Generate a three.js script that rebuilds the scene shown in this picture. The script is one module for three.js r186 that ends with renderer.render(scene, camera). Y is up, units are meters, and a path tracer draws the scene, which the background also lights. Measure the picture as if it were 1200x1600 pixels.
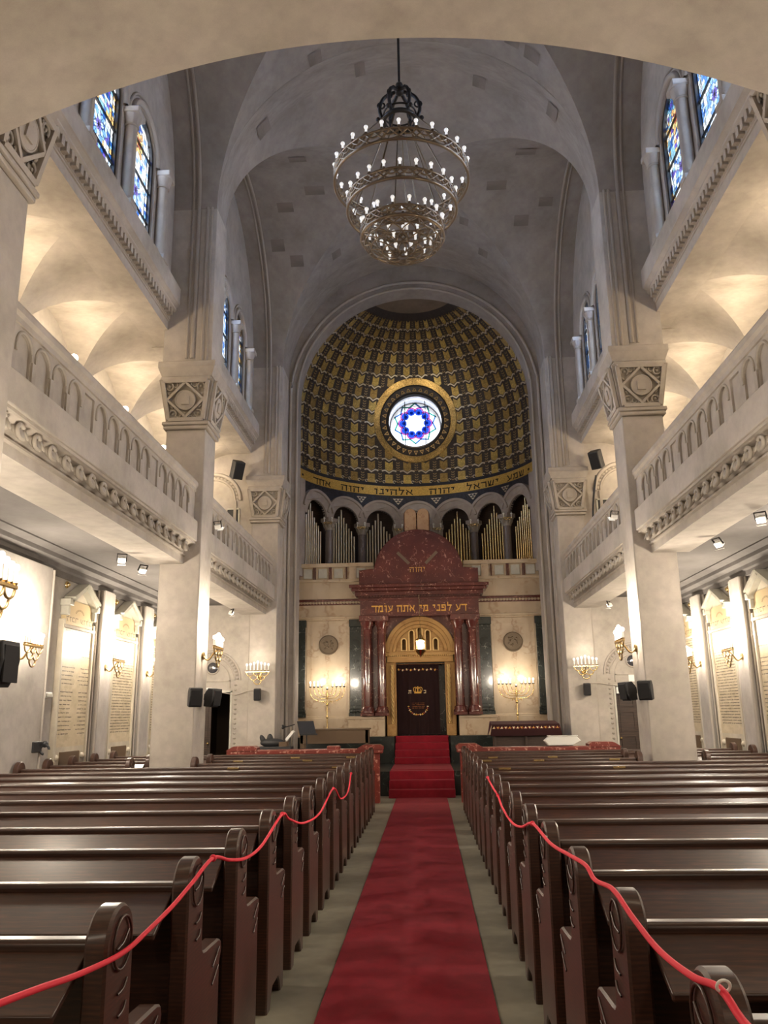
import * as THREE from 'three';
import { mergeGeometries, toCreasedNormals } from 'three/addons/utils/BufferGeometryUtils.js';
import { RoundedBoxGeometry } from 'three/addons/geometries/RoundedBoxGeometry.js';

// ---------- camera, sky, exposure ----------
const scene = new THREE.Scene();
const camera = new THREE.PerspectiveCamera(2 * Math.atan(800 / 1275.05) * 180 / Math.PI, 0.75, 0.05, 200);
camera.position.set(0.1262, 1.55, 0);
camera.rotation.order = 'YXZ';
camera.rotation.set(0.2428, 0.0479, -0.0147);
const SKY = 21.0;
scene.background = new THREE.Color().setRGB(0.78, 0.86, 1.0);
scene.backgroundIntensity = SKY;
const renderer = new THREE.WebGLRenderer({ antialias: true });
renderer.toneMapping = THREE.LinearToneMapping;
renderer.toneMappingExposure = 0.97;
renderer.shadowMap.enabled = true;
const WARM = new THREE.Color().setRGB(1, 0.86, 0.68);
const LAMP = { wall: 11, pier: 7.5, gallery: 3.1, rear: 2.1, back: 4.2, ark: 1.0, flood: 17, dome: 46 };
const AMBER = new THREE.Color().setRGB(1, 0.79, 0.54);

// ---------- random, noise, textures ----------
let seed = 1234567;
const rnd = () => { seed = (seed * 1664525 + 1013904223) >>> 0; return seed / 4294967296; };
const rr = (a, b) => a + (b - a) * rnd();
const hash = (x, y, s) => { let h = (x * 374761393 + y * 668265263 + s * 1442695041) | 0; h = Math.imul(h ^ (h >>> 13), 1274126177); return ((h ^ (h >>> 16)) >>> 0) / 4294967296; };
function vn(u, v, n, s) {           // tileable value noise, u v in 0..1, n cells
  const x = u * n, y = v * n, i = Math.floor(x), j = Math.floor(y), fx = x - i, fy = y - j;
  const a = fx * fx * (3 - 2 * fx), b = fy * fy * (3 - 2 * fy), w = (k) => ((k % n) + n) % n;
  const p = hash(w(i), w(j), s), q = hash(w(i + 1), w(j), s), r = hash(w(i), w(j + 1), s), t = hash(w(i + 1), w(j + 1), s);
  return p + (q - p) * a + (r - p) * b + (p - q - r + t) * a * b;
}
const fbm = (u, v, n, o, s) => { let t = 0, k = 0.5, m = 0; for (let i = 0; i < o; i++) { t += k * vn(u, v, n << i, s + i); m += k; k *= 0.55; } return t / m; };
function dtex(n, fn, srgb = true) {
  const d = new Uint8Array(n * n * 4);
  for (let y = 0; y < n; y++) for (let x = 0; x < n; x++) {
    const c = fn(x / n, y / n), k = (y * n + x) * 4;
    for (let i = 0; i < 3; i++) d[k + i] = Math.max(0, Math.min(255, Math.round((c.length ? c[i] : c) * 255)));
    d[k + 3] = 255;
  }
  const t = new THREE.DataTexture(d, n, n); t.wrapS = t.wrapT = THREE.RepeatWrapping; t.magFilter = THREE.LinearFilter; t.minFilter = THREE.LinearMipmapLinearFilter; t.generateMipmaps = true;
  if (srgb) t.colorSpace = THREE.SRGBColorSpace;
  t.needsUpdate = true; return t;
}
function ctex(w, h, draw) {
  const c = document.createElement('canvas'); c.width = w; c.height = h;
  const g = c.getContext('2d'); draw(g, w, h);
  const t = new THREE.CanvasTexture(c); t.colorSpace = THREE.SRGBColorSpace; return t;
}
const mix = (a, b, t) => a.map((v, i) => v + (b[i] - v) * t), cl = (x) => Math.max(0, Math.min(1, x));
const T = {};
T.plaster = dtex(512, (u, v) => { const a = fbm(u, v, 4, 5, 3), b = fbm(u, v, 24, 3, 9), c = hash(u * 512 | 0, v * 512 | 0, 5); const k = 0.80 + 0.22 * a + 0.08 * (b - 0.5) + 0.03 * (c - 0.5); return [k, k * (0.985 + 0.02 * b), k * (0.965 + 0.03 * a)]; });
T.plasterB = dtex(256, (u, v) => 0.5 + 0.6 * (fbm(u, v, 16, 4, 21) - 0.5), false);
T.wood = dtex(512, (u, v) => { const w = fbm(u, v, 3, 3, 31), g = vn(u, v * 1, 4, 33); const s = 0.5 + 0.5 * Math.sin((v * 40 + 0.9 * w + 0.4 * g) * 6.283); const f = fbm((u * 0.5) % 1, (v * 8) % 1, 32, 2, 37); const k = 0.55 + 0.22 * s * f + 0.45 * fbm(u, v, 5, 4, 41) * f; return [k * 0.98, k * 0.86, k * 0.76]; });
T.woodR = dtex(256, (u, v) => 0.45 + 0.5 * fbm(u, v, 8, 4, 47), false);
const veins = (u, v, n, s, w) => { const a = fbm(u, v, n, 4, s), b = fbm(u, v, n * 2, 3, s + 7); return Math.max(0, 1 - Math.abs(a - 0.5) / w) * cl((b - 0.42) * 5); };
T.red = dtex(512, (u, v) => { const a = fbm(u, v, 6, 5, 51), s = Math.max(veins(u, v, 5, 55, 0.012), 0.7 * cl((fbm(u, v, 40, 2, 59) - 0.78) * 9)); return mix(mix([0.26, 0.11, 0.10], [0.41, 0.20, 0.175], a), [0.80, 0.64, 0.56], 0.8 * s); });
T.rail = dtex(256, (u, v) => { const a = fbm(u, v, 5, 4, 151), s = Math.max(veins(u, v, 5, 155, 0.03), cl((fbm(u, v, 20, 2, 159) - 0.68) * 7)); return mix(mix([0.42, 0.15, 0.13], [0.54, 0.25, 0.21], a), [0.86, 0.70, 0.62], 0.8 * s); });
T.green = dtex(512, (u, v) => { const a = fbm(u, v, 6, 5, 61), s = Math.max(veins(u, v, 4, 65, 0.014), 0.7 * veins(u, v, 7, 67, 0.01)); return mix(mix([0.10, 0.12, 0.12], [0.25, 0.28, 0.27], a), [0.72, 0.74, 0.70], 0.8 * s); });
T.cream = dtex(512, (u, v) => { const a = fbm(u, v, 4, 5, 71), s = veins(u, v, 4, 75, 0.06); return mix(mix([0.83, 0.77, 0.67], [0.70, 0.61, 0.50], a), [0.60, 0.47, 0.36], 0.6 * s); });
T.grey = dtex(512, (u, v) => { const a = fbm(u, v, 5, 5, 81), s = veins(u, v, 6, 85, 0.05); return mix(mix([0.50, 0.46, 0.45], [0.36, 0.33, 0.33], a), [0.66, 0.60, 0.58], 0.5 * s); });
T.carpet = dtex(512, (u, v) => { const a = hash(u * 512 | 0, v * 512 | 0, 91), b = fbm(u, v, 6, 4, 93); const k = 0.8 + 0.2 * a + 0.16 * (b - 0.5); return [k, k, k]; });
T.floor = dtex(512, (u, v) => { const a = fbm(u, v, 4, 5, 101), b = fbm(u, v, 40, 2, 105); const k = 0.62 + 0.36 * a + 0.12 * (b - 0.5); return [k, k * 0.985, k * 0.93]; });
T.gold = dtex(256, (u, v) => { const a = fbm(u, v, 6, 4, 111), c = hash(u * 64 | 0, v * 64 | 0, 113); const k = 0.62 + 0.30 * a + 0.28 * (c - 0.5); return [k, k * 0.97, k * 0.9]; });
T.goldB = dtex(256, (u, v) => { const f = 32, x = u * f % 1, y = v * f % 1; return (x < 0.12 || y < 0.12) ? 0.1 : 0.4 + 0.6 * hash(u * f | 0, v * f | 0, 115); }, false);

// ---------- materials ----------
const M = {};
const std = (o) => new THREE.MeshStandardMaterial(o), phy = (o) => new THREE.MeshPhysicalMaterial(o);
const rgb = (r, g, b) => new THREE.Color().setRGB(r, g, b);
M.plaster = std({ color: rgb(0.545, 0.50, 0.462), map: T.plaster, roughness: 0.92, bumpMap: T.plasterB, bumpScale: 0.004 });
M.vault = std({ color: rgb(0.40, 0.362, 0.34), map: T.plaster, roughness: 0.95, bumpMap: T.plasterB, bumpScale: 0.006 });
M.patch = std({ color: rgb(0.29, 0.255, 0.235), map: T.plaster, roughness: 0.95 });
M.stone = std({ color: rgb(0.54, 0.49, 0.445), map: T.plaster, roughness: 0.8, bumpMap: T.plasterB, bumpScale: 0.005 });
M.carve = std({ color: rgb(0.44, 0.40, 0.36), map: T.plaster, roughness: 0.85 });
M.wallgrey = std({ color: rgb(0.52, 0.49, 0.47), map: T.plaster, roughness: 0.75 });
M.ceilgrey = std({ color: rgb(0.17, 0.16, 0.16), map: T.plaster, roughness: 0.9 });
M.arcade = std({ color: rgb(0.42, 0.37, 0.35), map: T.plaster, roughness: 0.7, bumpMap: T.plasterB, bumpScale: 0.004 });
M.wood = phy({ color: rgb(0.096, 0.040, 0.022), map: T.wood, roughness: 0.5, clearcoat: 0.35, clearcoatRoughness: 0.22 });
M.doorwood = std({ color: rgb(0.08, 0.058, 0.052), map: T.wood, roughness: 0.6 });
M.red = phy({ map: T.red, roughness: 0.25, clearcoat: 0.4, clearcoatRoughness: 0.1 });
M.redPolish = phy({ map: T.red, roughness: 0.14, clearcoat: 0.8, clearcoatRoughness: 0.06 });
M.rail = phy({ map: T.rail, roughness: 0.3, clearcoat: 0.3, clearcoatRoughness: 0.15 });
M.green = phy({ map: T.green, roughness: 0.14, clearcoat: 0.8, clearcoatRoughness: 0.06 });
M.cream = phy({ map: T.cream, roughness: 0.3, clearcoat: 0.3, clearcoatRoughness: 0.12 });
M.pale = phy({ color: rgb(0.62, 0.61, 0.55), map: T.plaster, roughness: 0.4 });
M.grey = phy({ map: T.grey, roughness: 0.3, clearcoat: 0.2 });
M.plaque = phy({ color: rgb(0.70, 0.64, 0.54), map: T.plaster, roughness: 0.35 });
M.carpet = std({ color: rgb(0.29, 0.007, 0.021), map: T.carpet, roughness: 1 });
M.floor = std({ color: rgb(0.34, 0.325, 0.275), map: T.floor, roughness: 0.5 });
M.darkgreen = phy({ color: rgb(0.42, 0.47, 0.46), map: T.green, roughness: 0.3 });
M.gold = std({ color: rgb(0.80, 0.56, 0.22), metalness: 0.9, roughness: 0.28, map: T.gold, bumpMap: T.goldB, bumpScale: 0.004 });
M.goldPaint = std({ color: rgb(0.78, 0.55, 0.24), metalness: 0.55, roughness: 0.42 });
M.goldStone = std({ color: rgb(0.72, 0.52, 0.25), map: T.cream, metalness: 0.25, roughness: 0.4 });
M.brass = std({ color: rgb(0.80, 0.60, 0.28), metalness: 1, roughness: 0.24 });
M.silver = std({ color: rgb(0.62, 0.54, 0.40), metalness: 0.75, roughness: 0.38 });
M.mosaic = std({ color: rgb(0.062, 0.045, 0.040), map: T.gold, roughness: 0.5, bumpMap: T.goldB, bumpScale: 0.003 });
M.navy = std({ color: rgb(0.035, 0.040, 0.075), map: T.gold, roughness: 0.45, bumpMap: T.goldB, bumpScale: 0.003 });
M.wheat = std({ color: rgb(0.34, 0.25, 0.12), metalness: 0.6, roughness: 0.45 });
M.iron = std({ color: rgb(0.035, 0.032, 0.032), metalness: 0.6, roughness: 0.5 });
M.bronze = std({ color: rgb(0.24, 0.185, 0.13), metalness: 0.9, roughness: 0.28 });
M.medal = std({ color: rgb(0.19, 0.145, 0.10), metalness: 0.5, roughness: 0.5 });
M.glow = std({ color: rgb(0.9, 0.9, 0.9), emissive: rgb(1, 0.97, 0.94), emissiveIntensity: 0.6, roughness: 0.3 });
M.black = std({ color: rgb(0.022, 0.023, 0.027), roughness: 0.55 });
M.white = std({ color: rgb(0.85, 0.85, 0.82), roughness: 0.5 });
M.tin = std({ color: rgb(0.62, 0.56, 0.46), metalness: 0.85, roughness: 0.3 });
M.bulb = phy({ color: rgb(0.93, 0.92, 0.9), roughness: 0.15, transmission: 0.25, thickness: 0 });
M.sleeve = std({ color: rgb(0.9, 0.88, 0.84), roughness: 0.4 });
M.lit = std({ color: rgb(0.9, 0.85, 0.75), emissive: rgb(1, 0.84, 0.62), emissiveIntensity: 6 });
M.litDim = std({ color: rgb(0.9, 0.88, 0.84), emissive: rgb(1, 0.93, 0.82), emissiveIntensity: 0.9 });
M.floodFace = std({ color: rgb(0.9, 0.9, 0.9), emissive: rgb(1, 0.97, 0.92), emissiveIntensity: 3 });
M.velvet = phy({ color: rgb(0.055, 0.006, 0.014), roughness: 0.95, sheen: 0.4, sheenColor: rgb(0.2, 0.04, 0.06), sheenRoughness: 0.5 });
M.rope = std({ color: rgb(0.78, 0.018, 0.05), roughness: 0.75 });
M.tablet = std({ color: rgb(0.62, 0.47, 0.36), map: T.cream, roughness: 0.5 });
M.sconce = std({ color: rgb(0.36, 0.25, 0.11), metalness: 0.95, roughness: 0.38 });
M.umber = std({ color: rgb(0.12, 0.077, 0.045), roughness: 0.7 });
M.cable = std({ color: rgb(0.45, 0.40, 0.35), roughness: 0.8 });
const mosaicTones = [0.75, 0.9, 1.05, 1.2].map((k, i) => { const m = M.gold.clone(); m.color = rgb(0.80 * k, (0.57 + 0.015 * i) * k, 0.21 * k); m.metalness = 0.55; return m; });

// ---------- geometry helpers ----------
const V = (x, y, z) => new THREE.Vector3(x, y, z);
function uvm(g, s = 2) {            // uv in metres by the dominant direction of each normal
  const p = g.attributes.position, n = g.attributes.normal, u = new Float32Array(p.count * 2);
  for (let i = 0; i < p.count; i++) {
    const ax = Math.abs(n.getX(i)), ay = Math.abs(n.getY(i)), az = Math.abs(n.getZ(i));
    let a, b;
    if (ax >= ay && ax >= az) { a = p.getZ(i); b = p.getY(i); } else if (ay >= az) { a = p.getX(i); b = p.getZ(i); } else { a = p.getX(i); b = p.getY(i); }
    u[2 * i] = a / s; u[2 * i + 1] = b / s;
  }
  g.setAttribute('uv', new THREE.BufferAttribute(u, 2)); return g;
}
function mir(g, sx) {               // mirror across x = 0
  if (sx > 0) return g;
  const h = g.index ? g.toNonIndexed() : g.clone();
  h.scale(-1, 1, 1);
  for (const k of Object.keys(h.attributes)) {
    const a = h.attributes[k], n = a.itemSize;
    for (let i = 0; i < a.count; i += 3) for (let c = 0; c < n; c++) { const t = a.array[(i + 1) * n + c]; a.array[(i + 1) * n + c] = a.array[(i + 2) * n + c]; a.array[(i + 2) * n + c] = t; }
  }
  return h;
}
const bx = (x0, x1, y0, y1, z0, z1) => new THREE.BoxGeometry(Math.abs(x1 - x0), Math.abs(y1 - y0), Math.abs(z1 - z0)).translate((x0 + x1) / 2, (y0 + y1) / 2, (z0 + z1) / 2);
const rb = (x0, x1, y0, y1, z0, z1, r = 0.01, s = 2) => new RoundedBoxGeometry(Math.abs(x1 - x0), Math.abs(y1 - y0), Math.abs(z1 - z0), s, r).translate((x0 + x1) / 2, (y0 + y1) / 2, (z0 + z1) / 2);
const cy = (r0, r1, h, x, y, z, n = 16) => new THREE.CylinderGeometry(r1, r0, h, n).translate(x, y + h / 2, z);   // r0 below, r1 on top, y = foot
const sp = (r, x, y, z, n = 12) => new THREE.SphereGeometry(r, n, Math.max(6, n * 0.6 | 0)).translate(x, y, z);
const tor = (R, r, arc = Math.PI * 2, n = 24, m = 6) => new THREE.TorusGeometry(R, r, m, n, arc);
const lathe = (pts, n = 24) => new THREE.LatheGeometry(pts.map((p) => new THREE.Vector2(p[0], p[1])), n);
const tube = (pts, r, n = 32, m = 6, closed = false, ten = 0.5) => new THREE.TubeGeometry(new THREE.CatmullRomCurve3(pts.map((p) => p.isVector3 ? p : V(...p)), closed, 'catmullrom', ten), n, r, m, closed);
const rod = (a, b, r, m = 6) => new THREE.TubeGeometry(new THREE.LineCurve3(V(...a), V(...b)), 1, r, m);
function poly(pts, holes = []) { const s = new THREE.Shape(pts.map((p) => new THREE.Vector2(p[0], p[1]))); for (const h of holes) s.holes.push(new THREE.Path((h).map((p) => new THREE.Vector2(p[0], p[1])))); return s; }
const ext = (shape, d, bevel = 0, cs = 12) => new THREE.ExtrudeGeometry(shape, { depth: d, curveSegments: cs, bevelEnabled: bevel > 0, bevelSize: bevel, bevelThickness: bevel, bevelSegments: 1 });
const prismZ = (pts, z0, z1) => ext(poly(pts), Math.abs(z1 - z0)).translate(0, 0, Math.min(z0, z1));             // outline in x y, run along z
const prismX = (pts, x0, x1, holes = []) => ext(poly(pts.map(([z, y]) => [-z, y]), holes.map((h) => h.map(([z, y]) => [-z, y]))), x1 - x0).rotateY(Math.PI / 2).translate(x0, 0, 0);   // outline in z y, run along x
const mg = (list) => { const l = list.filter(Boolean).map((g) => { const h = g.index ? g.toNonIndexed() : g; for (const k of Object.keys(h.attributes)) if (!['position', 'normal', 'uv'].includes(k)) h.deleteAttribute(k); return h; }); return mergeGeometries(l); };
const archPts = (c, y0, ys, r, n = 16, ry = r) => { const o = [[c - r, y0], [c + r, y0]]; for (let i = 0; i <= n; i++) { const a = Math.PI * i / n; o.push([c + r * Math.cos(a), ys + ry * Math.sin(a)]); } return o; };
const arcPts = (cx, cyy, r, a0, a1, n) => Array.from({ length: n + 1 }, (_, i) => { const a = a0 + (a1 - a0) * i / n; return [cx + r * Math.cos(a), cyy + r * Math.sin(a)]; });
function grid(nu, nv, f) {          // smooth patch
  const p = [], uv = [], idx = [];
  for (let j = 0; j <= nv; j++) for (let i = 0; i <= nu; i++) { const q = f(i / nu, j / nv); p.push(...q.slice(0, 3)); uv.push(q[3] ?? i / nu, q[4] ?? j / nv); }
  for (let j = 0; j < nv; j++) for (let i = 0; i < nu; i++) { const a = j * (nu + 1) + i; idx.push(a, a + 1, a + nu + 2, a, a + nu + 2, a + nu + 1); }
  const g = new THREE.BufferGeometry(); g.setAttribute('position', new THREE.Float32BufferAttribute(p, 3)); g.setAttribute('uv', new THREE.Float32BufferAttribute(uv, 2)); g.setIndex(idx); g.computeVertexNormals(); return g;
}

// ---------- objects ----------
const used = {};
const numbered = (n) => { const k = used[n] = (used[n] ?? -1) + 1; return k ? n + '_' + String(k).padStart(3, '0') : n; };
function wp(o) { const v = V(0, 0, 0); for (let p = o; p && p !== scene; p = p.parent) v.add(p.position); return v; }
function thing(name, label, category, pos = [0, 0, 0], group) {
  const o = new THREE.Group(); o.name = numbered(name); o.position.set(...pos); o.userData = { label, category }; if (group) o.userData.group = group; scene.add(o); return o;
}
function part(name, g, m, parent, label) {      // g in world coordinates; the parent groups are not turned when this is used
  const o = new THREE.Mesh(g, m); o.name = name; o.castShadow = o.receiveShadow = true;
  const v = wp(parent); g.translate(-v.x, -v.y, -v.z); if (label) o.userData.label = label; parent.add(o); return o;
}
function piece(name, g, m, parent, x = 0, y = 0, z = 0, ry = 0) {   // shared geometry, local placement
  const o = new THREE.Mesh(g, m); o.name = name; o.castShadow = o.receiveShadow = true; o.position.set(x, y, z); o.rotation.y = ry; parent.add(o); return o;
}
function trim(n, label, category, pos) { const o = thing('trim_' + n, label, category, pos); o.userData.kind = 'structure'; return o; }
function single(name, g, m, label, category, group) { const o = new THREE.Mesh(g, m); o.name = numbered(name); o.castShadow = o.receiveShadow = true; o.userData = { label, category }; if (group) o.userData.group = group; scene.add(o); return o; }
function struct(name, g, m, label, category = 'structure') { const o = new THREE.Mesh(g, m); o.name = numbered(name); o.castShadow = o.receiveShadow = true; o.userData = { kind: 'structure', label, category }; scene.add(o); return o; }
function copy(o, label, pos, ry) { const c = o.clone(); c.name = numbered(o.name.replace(/_\d{3}$/, '')); c.userData = { ...o.userData, label }; if (pos) c.position.set(...pos); if (ry !== undefined) c.rotation.y = ry; scene.add(c); return c; }
function lamp(x, y, z, I, r = 2, color = WARM) { const l = new THREE.PointLight(color, I); l.position.set(x, y, z); l.castShadow = true; l.shadow.radius = r; l.shadow.mapSize.set(512, 512); scene.add(l); return l; }
const ORD = ['first', 'second', 'third', 'fourth', 'fifth', 'sixth', 'seventh', 'eighth', 'ninth', 'tenth', 'eleventh', 'twelfth', 'thirteenth', 'fourteenth', 'fifteenth', 'sixteenth'];
const SIDE = (s) => (s < 0 ? 'left' : 'right');

// ---------- the shell ----------
const BAYS = [{ zc: -8.655, z0: -5.85, z1: -11.46 }, { zc: -14.86, z0: -12.06, z1: -17.66 }];
const R = 3.05, YS = 9.5, HL = 2.8;
struct('floor', uvm(bx(-5.6, 5.6, -0.2, 0, 3.1, -22.9), 3), M.floor, 'grey mottled stone floor under the pews', 'floor');
for (const s of [-1, 1]) {
  const side = SIDE(s), m = (g) => mir(uvm(g), s);
  struct('wall_' + side, m(bx(5.3, 5.6, 0, 7.9, 3.1, -17.7)), M.wallgrey, `${side} outer wall of the side aisle and gallery`, 'wall');
  struct('wall_rear_' + side, m(mg([bx(3.75, 4.2, 7.4, 12.95, 3.1, -5.85), bx(3.7, 3.86, 3.7, 7.0, 3.1, -4.9)])), M.plaster, `${side} plain wall above the rear gallery`, 'wall');
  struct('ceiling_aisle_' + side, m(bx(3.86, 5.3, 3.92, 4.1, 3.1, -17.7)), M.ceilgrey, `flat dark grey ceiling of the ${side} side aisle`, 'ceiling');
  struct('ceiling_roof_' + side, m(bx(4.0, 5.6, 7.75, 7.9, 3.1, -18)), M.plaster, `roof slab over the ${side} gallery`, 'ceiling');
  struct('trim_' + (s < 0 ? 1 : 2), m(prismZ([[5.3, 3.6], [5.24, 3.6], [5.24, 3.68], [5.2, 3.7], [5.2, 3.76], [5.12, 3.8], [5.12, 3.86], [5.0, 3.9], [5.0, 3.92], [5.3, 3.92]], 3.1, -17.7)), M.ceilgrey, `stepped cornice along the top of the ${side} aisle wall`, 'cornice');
  // chancel side walls and what closes the building behind them
  struct('wall_chancel_' + side, m(mg([bx(3.05, 3.9, 0, 12.95, -18.26, -19.3), bx(3.3, 3.9, 0, 12.95, -19.3, -22.7)])), M.plaster, `${side} plaster wall of the recess before the ark`, 'wall');
}
struct('wall_rear', uvm(mg([bx(-5.6, 5.6, 0, 13.1, 2.8, 3.1), bx(-4.2, 4.2, 6.95, 12.95, -4.95, -5.25)])), M.plaster, 'rear wall behind the viewer', 'wall');
struct('ceiling_roof', uvm(bx(-4.4, 4.4, 12.9, 13.1, 3.1, -22.7)), M.plaster, 'roof over the nave vault', 'ceiling');

// rear gallery: the wide low arch over the viewer
{
  const pts = [[-3.75, 7.0], [-3.75, 5.15]];
  for (let i = 0; i <= 48; i++) { const x = -3.7 + 7.4 * i / 48; pts.push([x, 6.29 - 0.088 * (x + 0.1) ** 2]); }
  pts.push([3.75, 5.0], [3.75, 7.0]);
  const g = ext(poly(pts), 7.7, 0.02).translate(0, 0, -4.88);
  struct('ceiling_rear', uvm(g), M.plaster, 'broad segmental arch of the rear gallery closing the top of the view', 'ceiling');
}

// nave vault
{
  const P = [];
  const bary = (x) => YS + R * Math.sqrt(Math.max(0, 1 - (x / R) ** 2));
  for (const b of BAYS) {
    for (const d of [1, -1]) P.push(grid(48, 8, (u, v) => { const a = -Math.PI / 2 + Math.PI * u, x = R * Math.sin(a), z = b.zc + d * (HL + (Math.abs(Math.sin(a)) - 1) * HL * v); return [x, bary(x), z, R * a / 2, z / 2]; }));
    for (const s of [1, -1]) P.push(grid(40, 10, (u, v) => { const a = -Math.PI / 2 + Math.PI * u, q = Math.sin(a), x0 = R * Math.abs(q); const x = x0 + (3.78 - x0) * v; return [s * x, YS + R * Math.cos(a), b.zc + HL * q, x / 2, HL * a / 2]; }));
  }
  for (const [a, b] of [[-5.25, -5.85], [-11.46, -12.06], [-17.66, -18.56]]) P.push(grid(48, 1, (u, v) => { const t = -Math.PI / 2 + Math.PI * u; return [R * Math.sin(t), YS + R * Math.cos(t), a + (b - a) * v, R * t / 2, v]; }));
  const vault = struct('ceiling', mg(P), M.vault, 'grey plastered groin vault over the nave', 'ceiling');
  // darker stone blocks let into the plaster
  const surf = (kind, s, b, u, v) => kind === 'b' ? [R * Math.sin(u), YS + R * Math.cos(u), v] : [s * v, YS + R * Math.cos(u), b.zc + HL * Math.sin(u)];
  const patch = (kind, s, b, u0, u1, v0, v1) => {
    const k = 0.985;
    const g = grid(4, 2, (i, j) => { const u = u0 + (u1 - u0) * i, v = v0 + (v1 - v0) * j; const p = surf(kind, s, b, u, v); const dx = kind === 'b' ? p[0] : 0, dz = kind === 'b' ? 0 : p[2] - b.zc; return [p[0] - dx * (1 - k) * 0.4, p[1] - (p[1] - YS) * (1 - k) * 0.4, p[2] - dz * (1 - k) * 0.4, i * 0.2, j * 0.1]; });
    part('stone_block', g, M.patch, vault);
  };
  const barrel = [[-0.92, -11.9, 0.1, 0.3], [0.0, -10.55, 0.09, 0.28], [0.62, -10.9, 0.09, 0.3], [0.45, -12.1, 0.08, 0.26], [0.75, -11.0, 0.1, 0.25], [-0.5, -11.3, 0.08, 0.25], [-0.25, -11.9, 0.06, 0.3], [-0.35, -16.6, 0.08, 0.3], [0.25, -16.9, 0.08, 0.3], [0.42, -16.3, 0.07, 0.28], [-0.1, -17.3, 0.08, 0.28], [0.6, -17.2, 0.08, 0.28], [0.95, -11.75, 0.08, 0.3], [-0.6, -17.0, 0.08, 0.3]];
  for (const [a, z, da, dz] of barrel) patch('b', 1, null, a - da / 2, a + da / 2, z - dz / 2, z + dz / 2);
  for (const [s, k, a, x, da, dx] of [[-1, 1, 0.15, 2.0, 0.09, 0.42], [-1, 1, 0.3, 2.7, 0.09, 0.35], [-1, 1, 0.62, 3.0, 0.1, 0.3], [-1, 1, -0.25, 2.2, 0.09, 0.35], [-1, 1, 0.75, 2.6, 0.09, 0.3], [1, 1, 0.18, 1.9, 0.09, 0.42], [1, 1, 0.5, 2.5, 0.09, 0.32], [1, 1, -0.2, 2.4, 0.09, 0.4], [1, 1, 0.35, 3.0, 0.08, 0.3], [1, 0, 0.75, 2.8, 0.1, 0.34], [1, 0, 0.5, 2.5, 0.1, 0.4]]) patch('l', s, BAYS[k], -a - da / 2, -a + da / 2, x - dx / 2, x + dx / 2);
}

// ---------- columns, piers ----------
function relief(w0, w1, h) {        // carved panel of a capital face, in its own x y plane, z outwards; w0 below, w1 above
  const out = {}, ym = h / 2, hw = (y) => (w0 + (w1 - w0) * y / h) / 2;
  const bar = (a, b, t, d) => { const dx = b[0] - a[0], dy = b[1] - a[1], l = Math.hypot(dx, dy); return new THREE.BoxGeometry(l, t, d).rotateZ(Math.atan2(dy, dx)).translate((a[0] + b[0]) / 2, (a[1] + b[1]) / 2, d / 2); };
  const c = [[-hw(0), 0], [hw(0), 0], [hw(h), h], [-hw(h), h]];
  out.frame = mg([0, 1, 2, 3].map((i) => bar(c[i], c[(i + 1) % 4], 0.055, 0.05)));
  const k = [[0, h * 0.06], [hw(ym) * 0.92, ym * 1.03], [0, h * 0.97], [-hw(ym) * 0.92, ym * 1.03]];
  out.diamond = mg([0, 1, 2, 3].map((i) => bar(k[i], k[(i + 1) % 4], 0.035, 0.045)));
  out.roundel = mg([new THREE.CylinderGeometry(0.135, 0.145, 0.04, 24).rotateX(Math.PI / 2).translate(0, ym, 0.02), tor(0.145, 0.014).translate(0, ym, 0.03)]);
  out.tablets = ext(poly([[-0.06, -0.075], [0.06, -0.075], [0.06, 0.05], [0.045, 0.068], [0.02, 0.068], [0, 0.05], [-0.02, 0.068], [-0.045, 0.068], [-0.06, 0.05]]), 0.02).translate(0, ym + 0.005, 0.04);
  const sc = [];
  for (const [sx, sy] of [[-1, -1], [1, -1], [-1, 1], [1, 1]]) {
    const x = sx * hw(sy > 0 ? h * 0.85 : h * 0.15) * 0.72, y = sy > 0 ? h * 0.86 : h * 0.15;
    sc.push(tor(0.055, 0.016, 5, 14, 5).rotateZ(sx * sy).translate(x, y, 0.012), tor(0.03, 0.013, 4, 10, 5).rotateZ(2).translate(x - sx * 0.09, y + sy * 0.02, 0.012), new THREE.SphereGeometry(0.02, 6, 5).scale(1, 1, 0.6).translate(x, y, 0.015), new THREE.SphereGeometry(0.03, 6, 5).scale(1.3, 0.6, 0.5).rotateZ(sx * 0.8).translate(x + sx * 0.02, y - sy * 0.11, 0.012), new THREE.SphereGeometry(0.025, 6, 5).scale(0.6, 1.4, 0.5).translate(x - sx * 0.15, y + sy * 0.035, 0.012));
  }
  out.scrolls = mg(sc);
  return out;
}
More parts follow.
